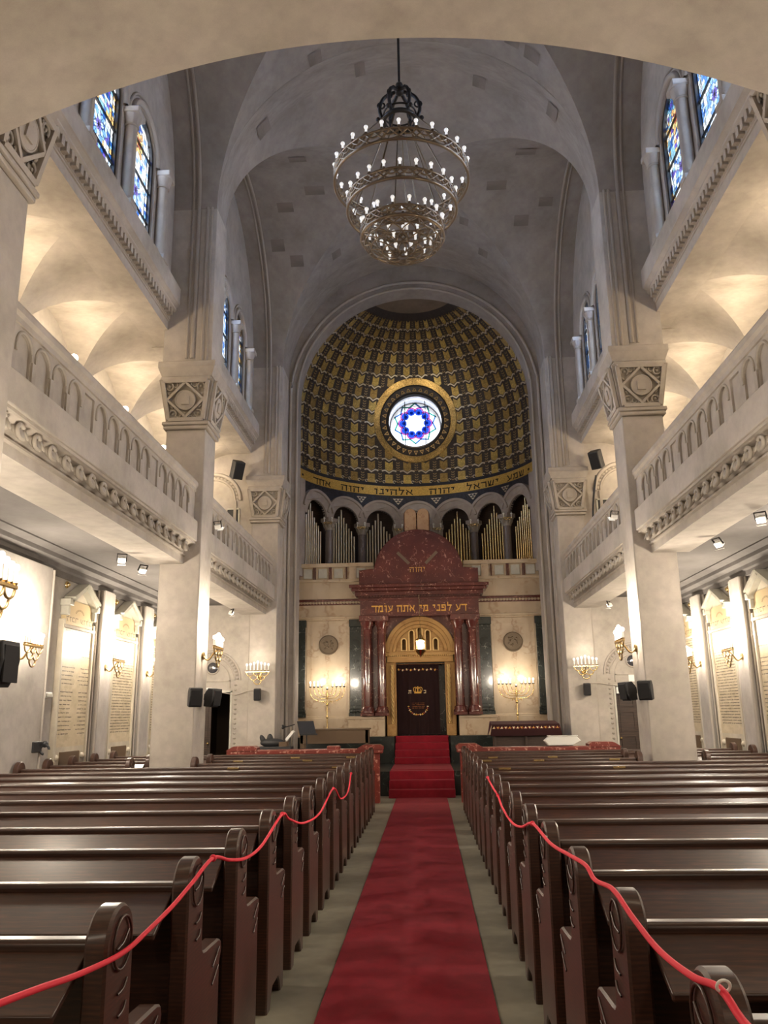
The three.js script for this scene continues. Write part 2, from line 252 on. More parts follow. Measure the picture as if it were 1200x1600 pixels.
function column(s, zn, place) {
  const zf = zn - 0.6, xc = 3.39, zc = zn - 0.3, m = (g) => mir(uvm(g), s);
  const t = thing('column', `square plastered stone column with carved capital, ${place}`, 'column', [s * xc, 0, zc], 'square columns along the nave');
  part('shaft', m(rb(3.09, 3.69, 0.02, 5.75, zn, zf, 0.02, 1)), M.plaster, t);
  part('plinth', m(rb(3.04, 3.74, 0, 0.35, zn + 0.05, zf - 0.05, 0.01, 1)), M.plaster, t);
  part('necking', m(mg([rb(3.05, 3.73, 5.75, 5.81, zn + 0.04, zf - 0.04, 0.02), rb(3.03, 3.75, 5.81, 5.87, zn + 0.06, zf - 0.06, 0.02)])), M.stone, t);
  const b0 = 0.31, b1 = 0.41, y0 = 5.87, y1 = 6.52;
  const cap = new THREE.CylinderGeometry(b1 * Math.SQRT2, b0 * Math.SQRT2, y1 - y0, 4, 1).toNonIndexed(); cap.rotateY(Math.PI / 4); cap.computeVertexNormals(); cap.translate(xc, (y0 + y1) / 2, zc);
  const cp = part('capital', m(cap), M.carve, t, 'capital with diamond and tablet relief');
  const rel = relief(0.52, 0.68, y1 - y0 - 0.06), tilt = Math.atan2(b1 - b0, y1 - y0);
  for (const face of [0, 1, 2]) for (const [k, g0] of Object.entries(rel)) {
    const g = g0.clone().rotateX(tilt).translate(0, y0 + 0.03, b0 + 0.012);
    if (face === 1) g.rotateY(-Math.PI / 2); else if (face === 2) g.rotateY(Math.PI);
    g.translate(xc, 0, zc);
    part(k === 'frame' ? 'border' : k === 'scrolls' ? 'leaf_scrolls' : k, m(g), k === 'scrolls' ? M.carve : M.stone, cp);
  }
  part('abacus', m(mg([rb(3.02, 3.79, 6.52, 6.58, zn + 0.09, zf - 0.09, 0.015, 1), prismFrustum(xc, zc, 0.385, 0.435, 6.58, 6.72), rb(2.952, 3.84, 6.72, 6.83, zn + 0.1, zf - 0.1, 0.012, 1)])), M.stone, t);
  return t;
}
function prismFrustum(x, z, a, b, y0, y1) { const g = new THREE.CylinderGeometry(b * Math.SQRT2, a * Math.SQRT2, y1 - y0, 4, 1).toNonIndexed(); g.rotateY(Math.PI / 4); g.computeVertexNormals(); return g.translate(x, (y0 + y1) / 2, z); }
for (const s of [-1, 1]) {
  column(s, -5.25, `${SIDE(s)} edge of the view under the near arch`);
  column(s, -11.46, `middle of the ${SIDE(s)} row beside the pews`);
  column(s, -17.66, `at the ${SIDE(s)} corner before the ark`);
  [[-5.25, 'near'], [-11.46, 'middle'], [-17.66, 'far']].forEach(([zn, w]) => {
    const m = (g) => mir(uvm(g), s), t = thing(`wall_pier_${SIDE(s)}_${w}`, `tall grey upper pier on the ${w} column of the ${SIDE(s)} row`, 'pier', [s * 3.4, 6.83, zn - 0.3]); t.userData.kind = 'structure';
    part('body', m(mg([bx(3.06, 3.8, 6.83, 12.8, zn, zn - 0.6), bx(3.8, 4.1, 7.41, 12.8, zn, zn - 0.6)])), M.plaster, t);
    part('pilaster', m(rb(3.035, 3.3, 6.83, 9.5, zn + 0.012, zn - 0.612, 0.015)), M.plaster, t);
    part('bead', m(mg([cy(0.02, 0.02, 2.7, 3.12, 6.83, zn + 0.012, 8), cy(0.026, 0.026, 2.7, 3.19, 6.83, zn + 0.012, 8), cy(0.02, 0.02, 2.7, 3.12, 6.83, zn - 0.612, 8), cy(0.026, 0.026, 2.7, 3.19, 6.83, zn - 0.612, 8)])), M.stone, t);
  });
}

// ---------- clerestory: window walls, colonnettes, stained glass, cornices ----------
const stained = [0, 1, 2].map((k) => ctex(256, 640, (g, w, h) => {
  g.fillStyle = '#dfe8ef'; g.fillRect(0, 0, w, h);
  const pal = [['#fbfcfb', '#eef6fa', '#7fb0e8', '#3a68c8', '#f3f7f4', '#b8d8f0', '#fbfaf0'], ['#f2f4f0', '#bcd8ea', '#24569f', '#ddb06a', '#e7efe9', '#7fb3c9', '#5b4aa8'], ['#f6fafc', '#cfe4f4', '#4a7fd0', '#fbf7e8', '#8ab4e8', '#e2eff8', '#6a9ce0']][k];
  const q = (x, y) => hash(x, y, 300 + k);
  for (let y = 0; y < 32; y++) for (let x = 0; x < 12; x++) {
    g.fillStyle = pal[Math.floor(q(x, y) * pal.length)];
    g.beginPath(); const j = (a, b, c) => (q(a + c * 17, b + c * 31) - 0.5) * 9;
    g.moveTo(x * 22 + j(x, y, 1), y * 20 + j(x, y, 2)); g.lineTo(x * 22 + 22 + j(x + 1, y, 1), y * 20 + j(x + 1, y, 2)); g.lineTo(x * 22 + 22 + j(x + 1, y + 1, 1), y * 20 + 20 + j(x + 1, y + 1, 2)); g.lineTo(x * 22 + j(x, y + 1, 1), y * 20 + 20 + j(x, y + 1, 2)); g.closePath(); g.fill();
    g.strokeStyle = '#10131a'; g.lineWidth = 2.4; g.stroke();
  }
  for (const [cyy, cols] of [[150, ['#e8b070', '#f6dc90', '#d8795a']], [400, ['#6a9ce0', '#bfe4f0', '#7a6cc8']]]) cols.forEach((c, i) => { g.fillStyle = c; g.beginPath(); for (let q = 0; q < 6; q++) { const a = q * 1.047 + i * 0.5, d = 46 - 16 * i; g.moveTo(128, cyy); g.ellipse(128 + d * Math.cos(a), cyy + d * 1.2 * Math.sin(a), 17 - 3 * i, 13 - 2 * i, a, 0, 7); } g.fill(); g.lineWidth = 2; g.stroke(); });
  g.strokeStyle = '#0b0d12'; g.lineWidth = 16; g.strokeRect(6, 6, w - 12, h - 12); g.lineWidth = 5; g.strokeRect(34, 30, w - 68, h - 60);
}));
const glassMat = stained.map((t) => phy({ map: t, transmission: 1, thickness: 0, roughness: 0.12, ior: 1.45, color: rgb(0.95, 0.97, 1) }));
let wn = 0;
for (const s of [-1, 1]) BAYS.forEach((b, bi) => {
  const m = (g) => mir(g, s), side = SIDE(s), bay = bi ? 'far' : 'near', C = [-1, 0, 1].map((k) => b.zc + k * 1.35);
  const holes = C.map((c) => archPts(c, 8.1, 9.6, 0.5));
  const wall = struct(`wall_clerestory_${side}` + (bi ? '_far' : ''), m(uvm(prismX([[b.z0, 7.4], [b.z1, 7.4], [b.z1, 12.9], [b.z0, 12.9]], 3.75, 4.2, holes))), M.plaster, `window wall above the ${side} gallery in the ${bay} bay`, 'wall');
  C.forEach((c, i) => {
    part('archivolt', m(uvm(mg([tor(0.56, 0.05, Math.PI, 24, 6).rotateY(Math.PI / 2).translate(3.74, 9.6, c), tor(0.66, 0.025, Math.PI, 24, 6).rotateY(Math.PI / 2).translate(3.74, 9.6, c)]))), M.stone, wall);
    const w = new THREE.Mesh(); wn++;
    const arch = poly(archPts(0, 8.1, 9.6, 0.49));
    const pane = new THREE.ShapeGeometry(arch, 16); const p = pane.attributes.position, uv = pane.attributes.uv;
    for (let j = 0; j < p.count; j++) uv.setXY(j, (p.getX(j) + 0.49) / 0.98, (p.getY(j) - 8.1) / 2.0);
    pane.rotateY(s > 0 ? -Math.PI / 2 : Math.PI / 2).translate(s * 3.83, 0, c);
    const win = struct('window_' + wn, pane, glassMat[(i + bi + (s > 0 ? 1 : 0)) % 3], `arched stained glass window of the ${bay} ${side} bay, ${['farthest from', 'middle one seen from', 'closest to'][i]} the viewer`, 'window');
    const ring = poly(archPts(0, 8.1, 9.6, 0.5), [archPts(0, 8.15, 9.6, 0.45)]);
    part('frame', ext(ring, 0.05).rotateY(Math.PI / 2).translate(s * 3.81 - 0.025, 0, c), M.iron, win);
    part('saddle_bar', mg([8.6, 9.1, 9.6].map((y) => bx(s * 3.825, s * 3.80, y - 0.01, y + 0.01, c - 0.48, c + 0.48))), M.iron, win);
  });
  for (let k = 0; k < 4; k++) {
    const z = b.zc + (k - 1.5) * 1.35, t = thing('window_colonnette', `stone colonnette at the ${bay} ${side} clerestory windows, ${ORD[3 - k]} from the viewer`, 'colonnette', [s * 3.68, 8.1, z], 'colonnettes of the clerestory');
    part('base', m(uvm(mg([rb(3.57, 3.79, 8.1, 8.18, z - 0.11, z + 0.11, 0.01, 1), cy(0.1, 0.085, 0.07, 3.68, 8.18, z, 16)]))), M.stone, t);
    part('shaft', m(uvm(cy(0.085, 0.08, 1.08, 3.68, 8.25, z, 18))), M.stone, t);
    part('capital', m(uvm(mg([cy(0.085, 0.135, 0.16, 3.68, 9.33, z, 12), rb(3.54, 3.8, 9.49, 9.58, z - 0.14, z + 0.14, 0.012, 1), tor(0.09, 0.015).rotateX(Math.PI / 2).translate(3.68, 9.34, z)]))), M.stone, t);
  }
  // wall arch mouldings
  const path = (x, r) => { const q = [[x, 6.9, b.zc + HL - r], [x, 8.2, b.zc + HL - r], [x, YS, b.zc + HL - r]]; for (let i = 1; i < 24; i++) { const a = Math.PI * i / 24; q.push([x, YS + (R - r) * Math.sin(a), b.zc + (HL - r) * Math.cos(a)]); } q.push([x, YS, b.zc - HL + r], [x, 8.2, b.zc - HL + r], [x, 6.9, b.zc - HL + r]); return q; };
  const rib = struct('trim_' + (3 + bi + (s > 0 ? 2 : 0)), m(uvm(mg([tube(path(3.34, 0.0), 0.035, 72, 6), tube(path(3.43, 0.0), 0.022, 72, 6)]))), M.stone, `curved double moulding round the ${bay} ${side} window arch`, 'molding');
  // cornice with dentils
  const t = thing('dentil_cornice', `dentilled stone cornice under the ${bay} ${side} windows`, 'cornice', [s * 3.7, 7.41, b.zc], 'dentil cornices');
  part('architrave', m(uvm(prismZ([[3.76, 7.41], [4.1, 7.41], [4.1, 7.7], [3.72, 7.7], [3.72, 7.57], [3.76, 7.55]], b.z0, b.z1))), M.plaster, t);
  part('bead', m(uvm(prismZ([[3.76, 7.53], [3.735, 7.54], [3.735, 7.565], [3.76, 7.575]], b.z0, b.z1))), M.stone, t);
  part('corona', m(uvm(prismZ([[3.9, 7.69], [3.66, 7.69], [3.63, 7.72], [3.63, 7.75], [3.59, 7.79], [3.575, 7.8], [3.575, 8.09], [3.59, 8.1], [3.9, 8.1]], b.z0, b.z1))), M.stone, t);
  const dg = new THREE.BoxGeometry(0.085, 0.115, 0.07);
  for (let z = b.z0 - 0.08; z > b.z1 + 0.05; z -= 0.125) piece('dentil', dg, M.stone, t, s * (3.69 - 3.7), 7.635 - 7.41, z - b.zc);
});

// ---------- galleries ----------
const nicheZ = (b) => { const o = b === BAYS[0] ? 0 : -6.2; return [[-6.22, -6.565, -6.91, -7.255], [-7.91, -8.257, -8.604, -8.951, -9.298], [-9.97, -10.317, -10.664, -11.011]].map((l) => l.map((z) => z + o)); };
const leafG = (() => {
  const body = new THREE.SphereGeometry(1, 8, 8).scale(0.04, 0.095, 0.10).rotateZ(-0.55);
  const curl = tor(0.055, 0.022, 4.8, 12, 5).rotateY(Math.PI / 2).rotateX(0.6).translate(-0.04, -0.01, 0.04);
  const rib = new THREE.SphereGeometry(1, 6, 6).scale(0.02, 0.09, 0.02).rotateZ(-0.5).translate(-0.035, 0.0, -0.03);
  return mg([body, curl, rib]);
})();
for (const s of [-1, 1]) BAYS.forEach((b, bi) => {
  const m = (g) => mir(uvm(g), s), side = SIDE(s), bay = bi ? 'far' : 'near';
  const t = thing('gallery_balcony', `${bay} ${side} gallery balcony front with blind arches and carved leaf moulding`, 'balcony', [s * 3.3, 3.7, b.zc], 'gallery balconies');
  part('beam', m(prismZ([[3.34, 3.7], [3.86, 3.7], [3.86, 4.2], [3.34, 4.2]], b.z0, b.z1)), M.plaster, t);
  part('moulding', m(prismZ([[3.345, 3.8], [3.31, 3.815], [3.31, 3.835], [3.335, 3.85], [3.27, 3.95], [3.2, 3.985], [3.17, 3.985], [3.17, 4.015], [3.345, 4.02]], b.z0, b.z1)), M.stone, t);
  part('fascia', m(rb(3.147, 3.4, 4.015, 4.325, b.z0, b.z1, 0.015)), M.plaster, t);
  part('parapet', m(bx(3.232, 3.36, 4.3, 4.8, b.z0, b.z1)), M.plaster, t);
  const groups = nicheZ(b), zs = groups.flat();
  const holes = zs.map((z) => archPts(z, 4.345, 4.60, 0.125, 10));
  for (const pz of [-7.6, -9.645]) { const z = pz + (bi ? -6.2 : 0); holes.push([[z + 0.12, 4.36], [z - 0.12, 4.36], [z - 0.12, 4.72], [z + 0.12, 4.72]]); }
  part('arcade_panel', m(prismX([[b.z0, 4.32], [b.z1, 4.32], [b.z1, 4.78], [b.z0, 4.78]], 3.208, 3.24, holes)), M.plaster, t);
  const ring = mir(uvm(mg([tor(0.135, 0.016, Math.PI, 14, 5).rotateY(Math.PI / 2), bx(-0.014, 0.012, -0.07, 0, -0.15, -0.122), bx(-0.014, 0.012, -0.07, 0, 0.122, 0.15)])), s);
  const post = mir(uvm(bx(-0.012, 0.02, 0, 0.2, -0.035, 0.035)), s);
  for (const z of zs) { piece('arch_moulding', ring, M.stone, t, s * (3.206 - 3.3), 4.60 - 3.7, z - b.zc); }
  for (const l of groups) for (let i = 0; i + 1 < l.length; i++) piece('pilaster_strip', post, M.stone, t, s * (3.2 - 3.3), 4.335 - 3.7, (l[i] + l[i + 1]) / 2 - b.zc);
  part('top_rail', m(prismZ([[3.24, 4.76], [3.19, 4.77], [3.19, 4.82], [3.165, 4.85], [3.165, 4.9], [3.18, 4.93], [3.4, 4.93], [3.4, 4.76]], b.z0, b.z1)), M.stone, t);
  const lg = mir(uvm(leafG.clone()), s);
  for (let z = b.z0 - 0.2; z > b.z1 + 0.1; z -= 0.3) piece('leaf', lg, M.stone, t, s * (3.255 - 3.3), 3.905 - 3.7, z - b.zc);
  // gallery floor and vault
  struct(`floor_gallery_${side}` + (bi ? '_far' : ''), m(bx(3.4, 5.3, 4.1, 4.3, b.z0 + 0.6, b.z1 - 0.6)), M.plaster, `floor of the ${bay} ${side} gallery`, 'floor');
});
for (const s of [-1, 1]) {
  const P = [], HW = 1.033, y0 = 6.2, hh = 1.22, xa = 4.06, xw = 1.25;
  for (let k = 0; k < 6; k++) {
    const zc = -6.583 - k * 2.067;
    for (const d of [1, -1]) P.push(grid(10, 6, (u, v) => { const a = Math.PI / 2 * u, q = Math.sin(a); const z = zc + d * (HW + (q - 1) * HW * v); return [s * (xa + xw * q), y0 + hh * Math.cos(a), z, (xa + xw * a) / 2, z / 2]; }));
    P.push(grid(20, 8, (u, v) => { const a = -Math.PI / 2 + Math.PI * u, q = Math.sin(a); const w = Math.abs(q) + (1 - Math.abs(q)) * v; return [s * (xa + xw * w), y0 + hh * Math.cos(a), zc + HW * q, w * xw / 2, zc + HW * a]; }));
  }
  struct('ceiling_gallery_' + SIDE(s), mg(P), M.plaster, `small groin vaults over the ${SIDE(s)} gallery`, 'ceiling');
  // lamps standing behind the balustrade
  for (let k = 0; k < 6; k++) {
    const z = -6.583 - k * 2.067, t = thing('gallery_lamp', `wall lamp in the ${SIDE(s)} gallery, ${ORD[k]} from the viewer, hidden behind the balustrade`, 'lamp', [s * 5.2, 6.5, z], 'gallery wall lamps');
    part('bracket', mg([rod([s * 5.3, 6.55, z], [s * 4.86, 6.55, z], 0.012), cy(0.05, 0.05, 0.02, s * 4.86, 6.55, z)]), M.brass, t);
    part('globe', sp(0.06, s * 4.86, 6.63, z), M.lit, t);
    lamp(s * 4.78, 6.72, z, LAMP.gallery, 3, AMBER);
  }
}

// ---------- lettering ----------
const HEB = {
  'ד': [0.85, [[0, .1, .85, .1], [.68, .1, .68, 1]]], 'ר': [0.8, [[.02, .1, .66, .1], [.68, .14, .68, 1]]], 'ה': [0.9, [[.02, .1, .82, .1], [.76, .1, .76, 1], [.16, .42, .14, 1]]],
  'ח': [0.9, [[.02, .1, .86, .1], [.76, .1, .76, 1], [.17, .1, .17, 1]]], 'ת': [0.95, [[.12, .1, .86, .1], [.78, .1, .78, 1], [.25, .1, .23, .92], [.02, .93, .22, .93]]],
  'ו': [0.5, [[.12, .1, .36, .1], [.34, .1, .34, 1]]], 'י': [0.5, [[.12, .1, .36, .1], [.34, .1, .3, .46]]], 'ל': [0.8, [[.14, -.32, .14, .12], [.12, .14, .7, .14], [.66, .14, .34, 1]]],
  'נ': [0.65, [[.28, .1, .52, .1], [.5, .1, .5, .9], [.08, .92, .56, .92]]], 'מ': [0.95, [[.3, .1, .76, .1], [.76, .12, .76, .92], [.48, .92, .8, .92], [.28, .12, .1, 1], [.06, .1, .28, .34]]],
  'ם': [0.9, [[.1, .1, .74, .1], [.74, .1, .74, .92], [.15, .1, .15, .92], [.12, .92, .76, .92]]], 'ע': [0.85, [[.1, .1, .44, .82], [.76, .1, .62, .7], [.64, .7, .04, 1]]],
  'ש': [1.0, [[.08, .1, .2, .88], [.46, .1, .3, .88], [.88, .1, .7, .88], [.16, .9, .74, .9]]], 'א': [0.95, [[.1, .1, .84, .95], [.78, .1, .68, .52], [.26, .4, .12, .62], [.12, .6, .14, .95]]],
  'פ': [0.85, [[.14, .1, .68, .1], [.7, .12, .7, .92], [.08, .92, .72, .92], [.16, .1, .16, .44], [.16, .46, .4, .46]]], 'כ': [0.8, [[.08, .1, .6, .1], [.64, .14, .64, .88], [.08, .92, .62, .92]]], 'ז': [0.5, [[.08, .1, .48, .1], [.28, .1, .24, 1]]],
};
const hebWidth = (t, h) => [...t].reduce((w, c) => w + (HEB[c] ? HEB[c][0] + 0.16 : 0.55) * h, 0);
function heb(g, text, xr, y, h, color, k = 0.15) {   // right edge xr, top y, height h
  g.strokeStyle = color; g.lineCap = 'square'; let x = xr;
  for (const c of text) { const l = HEB[c]; if (!l) { x -= 0.55 * h; continue; } x -= (l[0] + 0.08) * h; for (const [a, b, d, e] of l[1]) { g.lineWidth = h * (Math.abs(b - e) < 0.05 ? k * 1.3 : k); g.beginPath(); g.moveTo(x + a * h, y + b * h); g.lineTo(x + d * h, y + e * h); g.stroke(); } x -= 0.08 * h; }
}

// ---------- aisle ends with doors ----------
for (const s of [-1, 1]) {
  const side = SIDE(s), m = (g) => mir(uvm(g), s), z = -17.7;
  const out = [[3.69, 0], [5.3, 0], [5.3, 7.8], [3.69, 7.8]];
  const door = [[4.06, 0.0], [4.92, 0.0], [4.92, 2.05], [4.06, 2.05]];
  const g = ext(poly(out, [door]), 0.3).translate(0, 0, z - 0.3);
  const wall = struct('wall_end_' + side, m(g), M.plaster, `plaster end wall of the ${side} aisle with an arched doorway`, 'wall');
  part('arch_band', m(mg([tor(0.62, 0.028, Math.PI, 32, 6).translate(4.49, 2.3, z), tor(0.50, 0.02, Math.PI, 32, 6).translate(4.49, 2.3, z), tor(0.4, 0.012, Math.PI, 32, 6).translate(4.49, 2.3, z)])), M.stone, wall);
  const og = new THREE.SphereGeometry(0.03, 6, 5).scale(1, 0.75, 0.5);
  for (let i = 0; i < 24; i++) { const a = Math.PI * (i + 0.5) / 24; piece('carved_leaf', og, M.carve, wall, s * (4.49 + 0.56 * Math.cos(a)), 2.3 + 0.56 * Math.sin(a), z + 0.005).rotation.z = s * a; }
  for (let i = 0; i < 22; i++) for (const x of [3.96, 5.02]) piece('carved_leaf', og, M.carve, wall, s * x, 0.1 + i * 0.1, z + 0.005);
  part('lintel_step', m(mg([bx(4.08, 4.9, 2.28, 2.31, z, z + 0.03), bx(4.08, 4.11, 2.14, 2.3, z, z + 0.03), bx(4.87, 4.9, 2.14, 2.3, z, z + 0.03)])), M.stone, wall);
  const port = thing('porthole', `small round dark porthole above the ${side} aisle door`, 'window', [s * 4.47, 2.57, z], 'portholes above the aisle doors');
  part('rim', mir(mg([tor(0.13, 0.018).translate(4.47, 2.57, z + 0.01)]), s), M.stone, port);
  part('glass', mir(new THREE.SphereGeometry(0.12, 20, 10).scale(1, 1, 0.2).translate(4.47, 2.57, z + 0.005), s), phy({ color: rgb(0.05, 0.05, 0.06), roughness: 0.08, clearcoat: 1 }), port);
  part('door_frame', m(mg([bx(4.03, 4.07, 0, 2.08, z + 0.02, z - 0.1), bx(4.03, 4.95, 2.05, 2.09, z + 0.02, z - 0.1), bx(4.91, 4.95, 0, 2.08, z + 0.02, z - 0.1)])), M.pale, wall);
  struct('wall_passage_' + side, m(mg([bx(3.9, 5.4, 0, 2.6, z - 4.0, z - 4.1), bx(3.9, 3.95, 0, 2.6, z - 0.3, z - 4.1), bx(5.35, 5.4, 0, 2.6, z - 0.3, z - 4.1), bx(3.9, 5.4, 2.5, 2.6, z - 0.3, z - 4.1), bx(3.9, 5.4, -0.2, 0, z, z - 4.1)])), M.umber, `deep passage, its unlit gloom given by dark colour, behind the ${side} aisle door`, 'wall');  // dark brown colour deepens the gloom of the unlit passage
  const leaf = s < 0 ? thing('door_1', 'brown panelled door standing half open at the left aisle end', 'door', [s * 4.5, 0, z], null) : thing('door_2', 'closed dark brown panelled door at the right aisle end', 'door', [s * 4.5, 0, z], null);
  leaf.userData.kind = 'structure';
  const x0 = s < 0 ? 4.5 : 4.07, x1 = s < 0 ? 4.92 : 4.91, zz = s < 0 ? z - 0.12 : z - 0.06;
  part('slab', m(rb(x0, x1, 0.02, 2.04, zz, zz - 0.05, 0.006, 1)), M.doorwood, leaf);
  const cols = s < 0 ? [[x0 + 0.06, x1 - 0.06]] : [[x0 + 0.07, x0 + 0.38], [x0 + 0.46, x1 - 0.07]];
  for (const [a, b] of cols) for (const [c, d] of [[0.15, 0.65], [0.75, 1.05], [1.13, 1.55], [1.63, 1.95]]) part('panel', m(ext(poly([[a, c], [b, c], [b, d], [a, d]], [[[a + 0.03, c + 0.03], [b - 0.03, c + 0.03], [b - 0.03, d - 0.03], [a + 0.03, d - 0.03]]]), 0.018).translate(0, 0, zz)), M.doorwood, leaf);
  part('handle', m(mg([sp(0.025, x0 + 0.05, 1.0, zz + 0.04)])), M.brass, leaf);
  if (s > 0) single('paper_sign', m(rb(4.08, 4.35, 1.9, 2.03, z + 0.03, z + 0.04, 0.003, 1)), M.white, 'white notice fixed across the top of the right aisle door', 'sign');
  if (s > 0) single('wall_plate', m(rb(4.36, 4.5, 2.14, 2.28, z + 0.01, z + 0.02, 0.003, 1)), M.white, 'white square plate above the right aisle door', 'sign');
  if (s < 0) { const e = thing('ceiling_light', 'white oval bulkhead light above the left aisle door', 'lamp', [-4.55, 2.12, z + 0.05]); part('diffuser', new THREE.SphereGeometry(0.12, 16, 8).scale(1, 0.3, 0.5).translate(-4.52, 2.12, z + 0.06), M.white, e); part('mount', rb(-4.58, -4.46, 2.12, 2.16, z, z + 0.05, 0.01), M.tin, e); }
  // upper end of the gallery: arched niche and a small dark opening
  part('niche_moulding', m(mg([tor(0.62, 0.05, Math.PI, 32, 6).translate(4.6, 6.3, z), tor(0.5, 0.03, Math.PI, 32, 6).translate(4.6, 6.3, z), bx(4.06, 4.12, 5.6, 6.3, z, z + 0.04)])), M.stone, wall);
  for (let i = 0; i < 20; i++) { const a = Math.PI * (i + 0.5) / 20; piece('niche_leaf', og, M.carve, wall, s * (4.6 + 0.56 * Math.cos(a)), 6.3 + 0.56 * Math.sin(a), z + 0.008).rotation.z = s * a; }
  part('opening_frame', m(mg([bx(3.98, 4.26, 6.08, 6.11, z, z + 0.03), bx(3.98, 4.01, 5.7, 6.1, z, z + 0.03)])), M.pale, wall);
  part('opening', m(bx(4.01, 4.26, 5.7, 6.08, z, z + 0.015)), M.black, wall, 'black panel standing in for a small dark opening');  // flat black panel replaces the darkness inside an opening
}

// ---------- side walls: pilasters, memorial plaques ----------
const plaqueTex = [0, 1, 2].map((k) => ctex(384, 1024, (g, w, h) => {
  g.fillStyle = '#cdbfa4'; g.fillRect(0, 0, w, h);
  for (let i = 0; i < 500; i++) { g.fillStyle = hash(i, k, 3) > 0.5 ? 'rgba(120,100,76,0.06)' : 'rgba(240,232,214,0.08)'; g.beginPath(); g.arc(hash(i, k, 1) * w, hash(i, k, 2) * h, 6 + 26 * hash(i, k, 4), 0, 7); g.fill(); }
  const rows = k === 0 ? 26 : 33;
  for (let r = 0; r < rows; r++) {
    const y = 26 + r * (h * 0.9 / rows), two = k === 0 ? r > 5 : r > 22;
    if (k === 0 && [4, 7, 8, 14].includes(r)) continue;
    const seg = (x0, x1) => { let x = x0; while (x < x1) { const l = 5 + 10 * hash(x | 0, r, 7 + k); g.fillStyle = 'rgba(48,38,30,' + (0.55 + 0.35 * hash(x | 0, r, 8)) + ')'; g.fillRect(x, y + 2 * hash(x | 0, r, 9), Math.min(l, x1 - x), 7 + 3 * hash(x | 0, r, 10)); x += l + (hash(x | 0, r, 11) > 0.75 ? 9 : 2); } };
    if (two && k === 0) { seg(24, 110 + 50 * hash(r, 1, 5)); seg(230 - 40 * hash(r, 2, 5), 360); } else seg(24 + 30 * hash(r, 3, 5), 360 - 30 * hash(r, 4, 5));
  }
}));
const plaqueHead = ctex(384, 256, (g, w, h) => {
  g.fillStyle = '#c7b28c'; g.fillRect(0, 0, w, h); heb(g, 'לזכר עולם', w / 2 + hebWidth('לזכר עולם', 48) / 2, 168, 48, '#5a4630', 0.12);
  g.strokeStyle = '#8c744f'; g.lineWidth = 3; for (const r of [52, 66]) { g.beginPath(); g.arc(w / 2, 140, r, Math.PI * 1.1, Math.PI * 1.9); g.stroke(); }
  g.font = '16px serif'; for (let i = 0; i < 11; i++) { const a = Math.PI * (1.12 + 0.076 * i); g.fillStyle = '#6d5738'; g.fillRect(w / 2 + 58 * Math.cos(a) - 4, 140 + 58 * Math.sin(a) - 4, 7, 8); }
});
const uvRect = (g, a0, a1, b0, b1, ia, ib, flip) => { const p = g.attributes.position, u = g.attributes.uv; for (let i = 0; i < p.count; i++) { let x = ([p.getX(i), p.getY(i), p.getZ(i)][ia] - a0) / (a1 - a0); if (flip) x = 1 - x; u.setXY(i, x, ([p.getX(i), p.getY(i), p.getZ(i)][ib] - b0) / (b1 - b0)); } return g; };
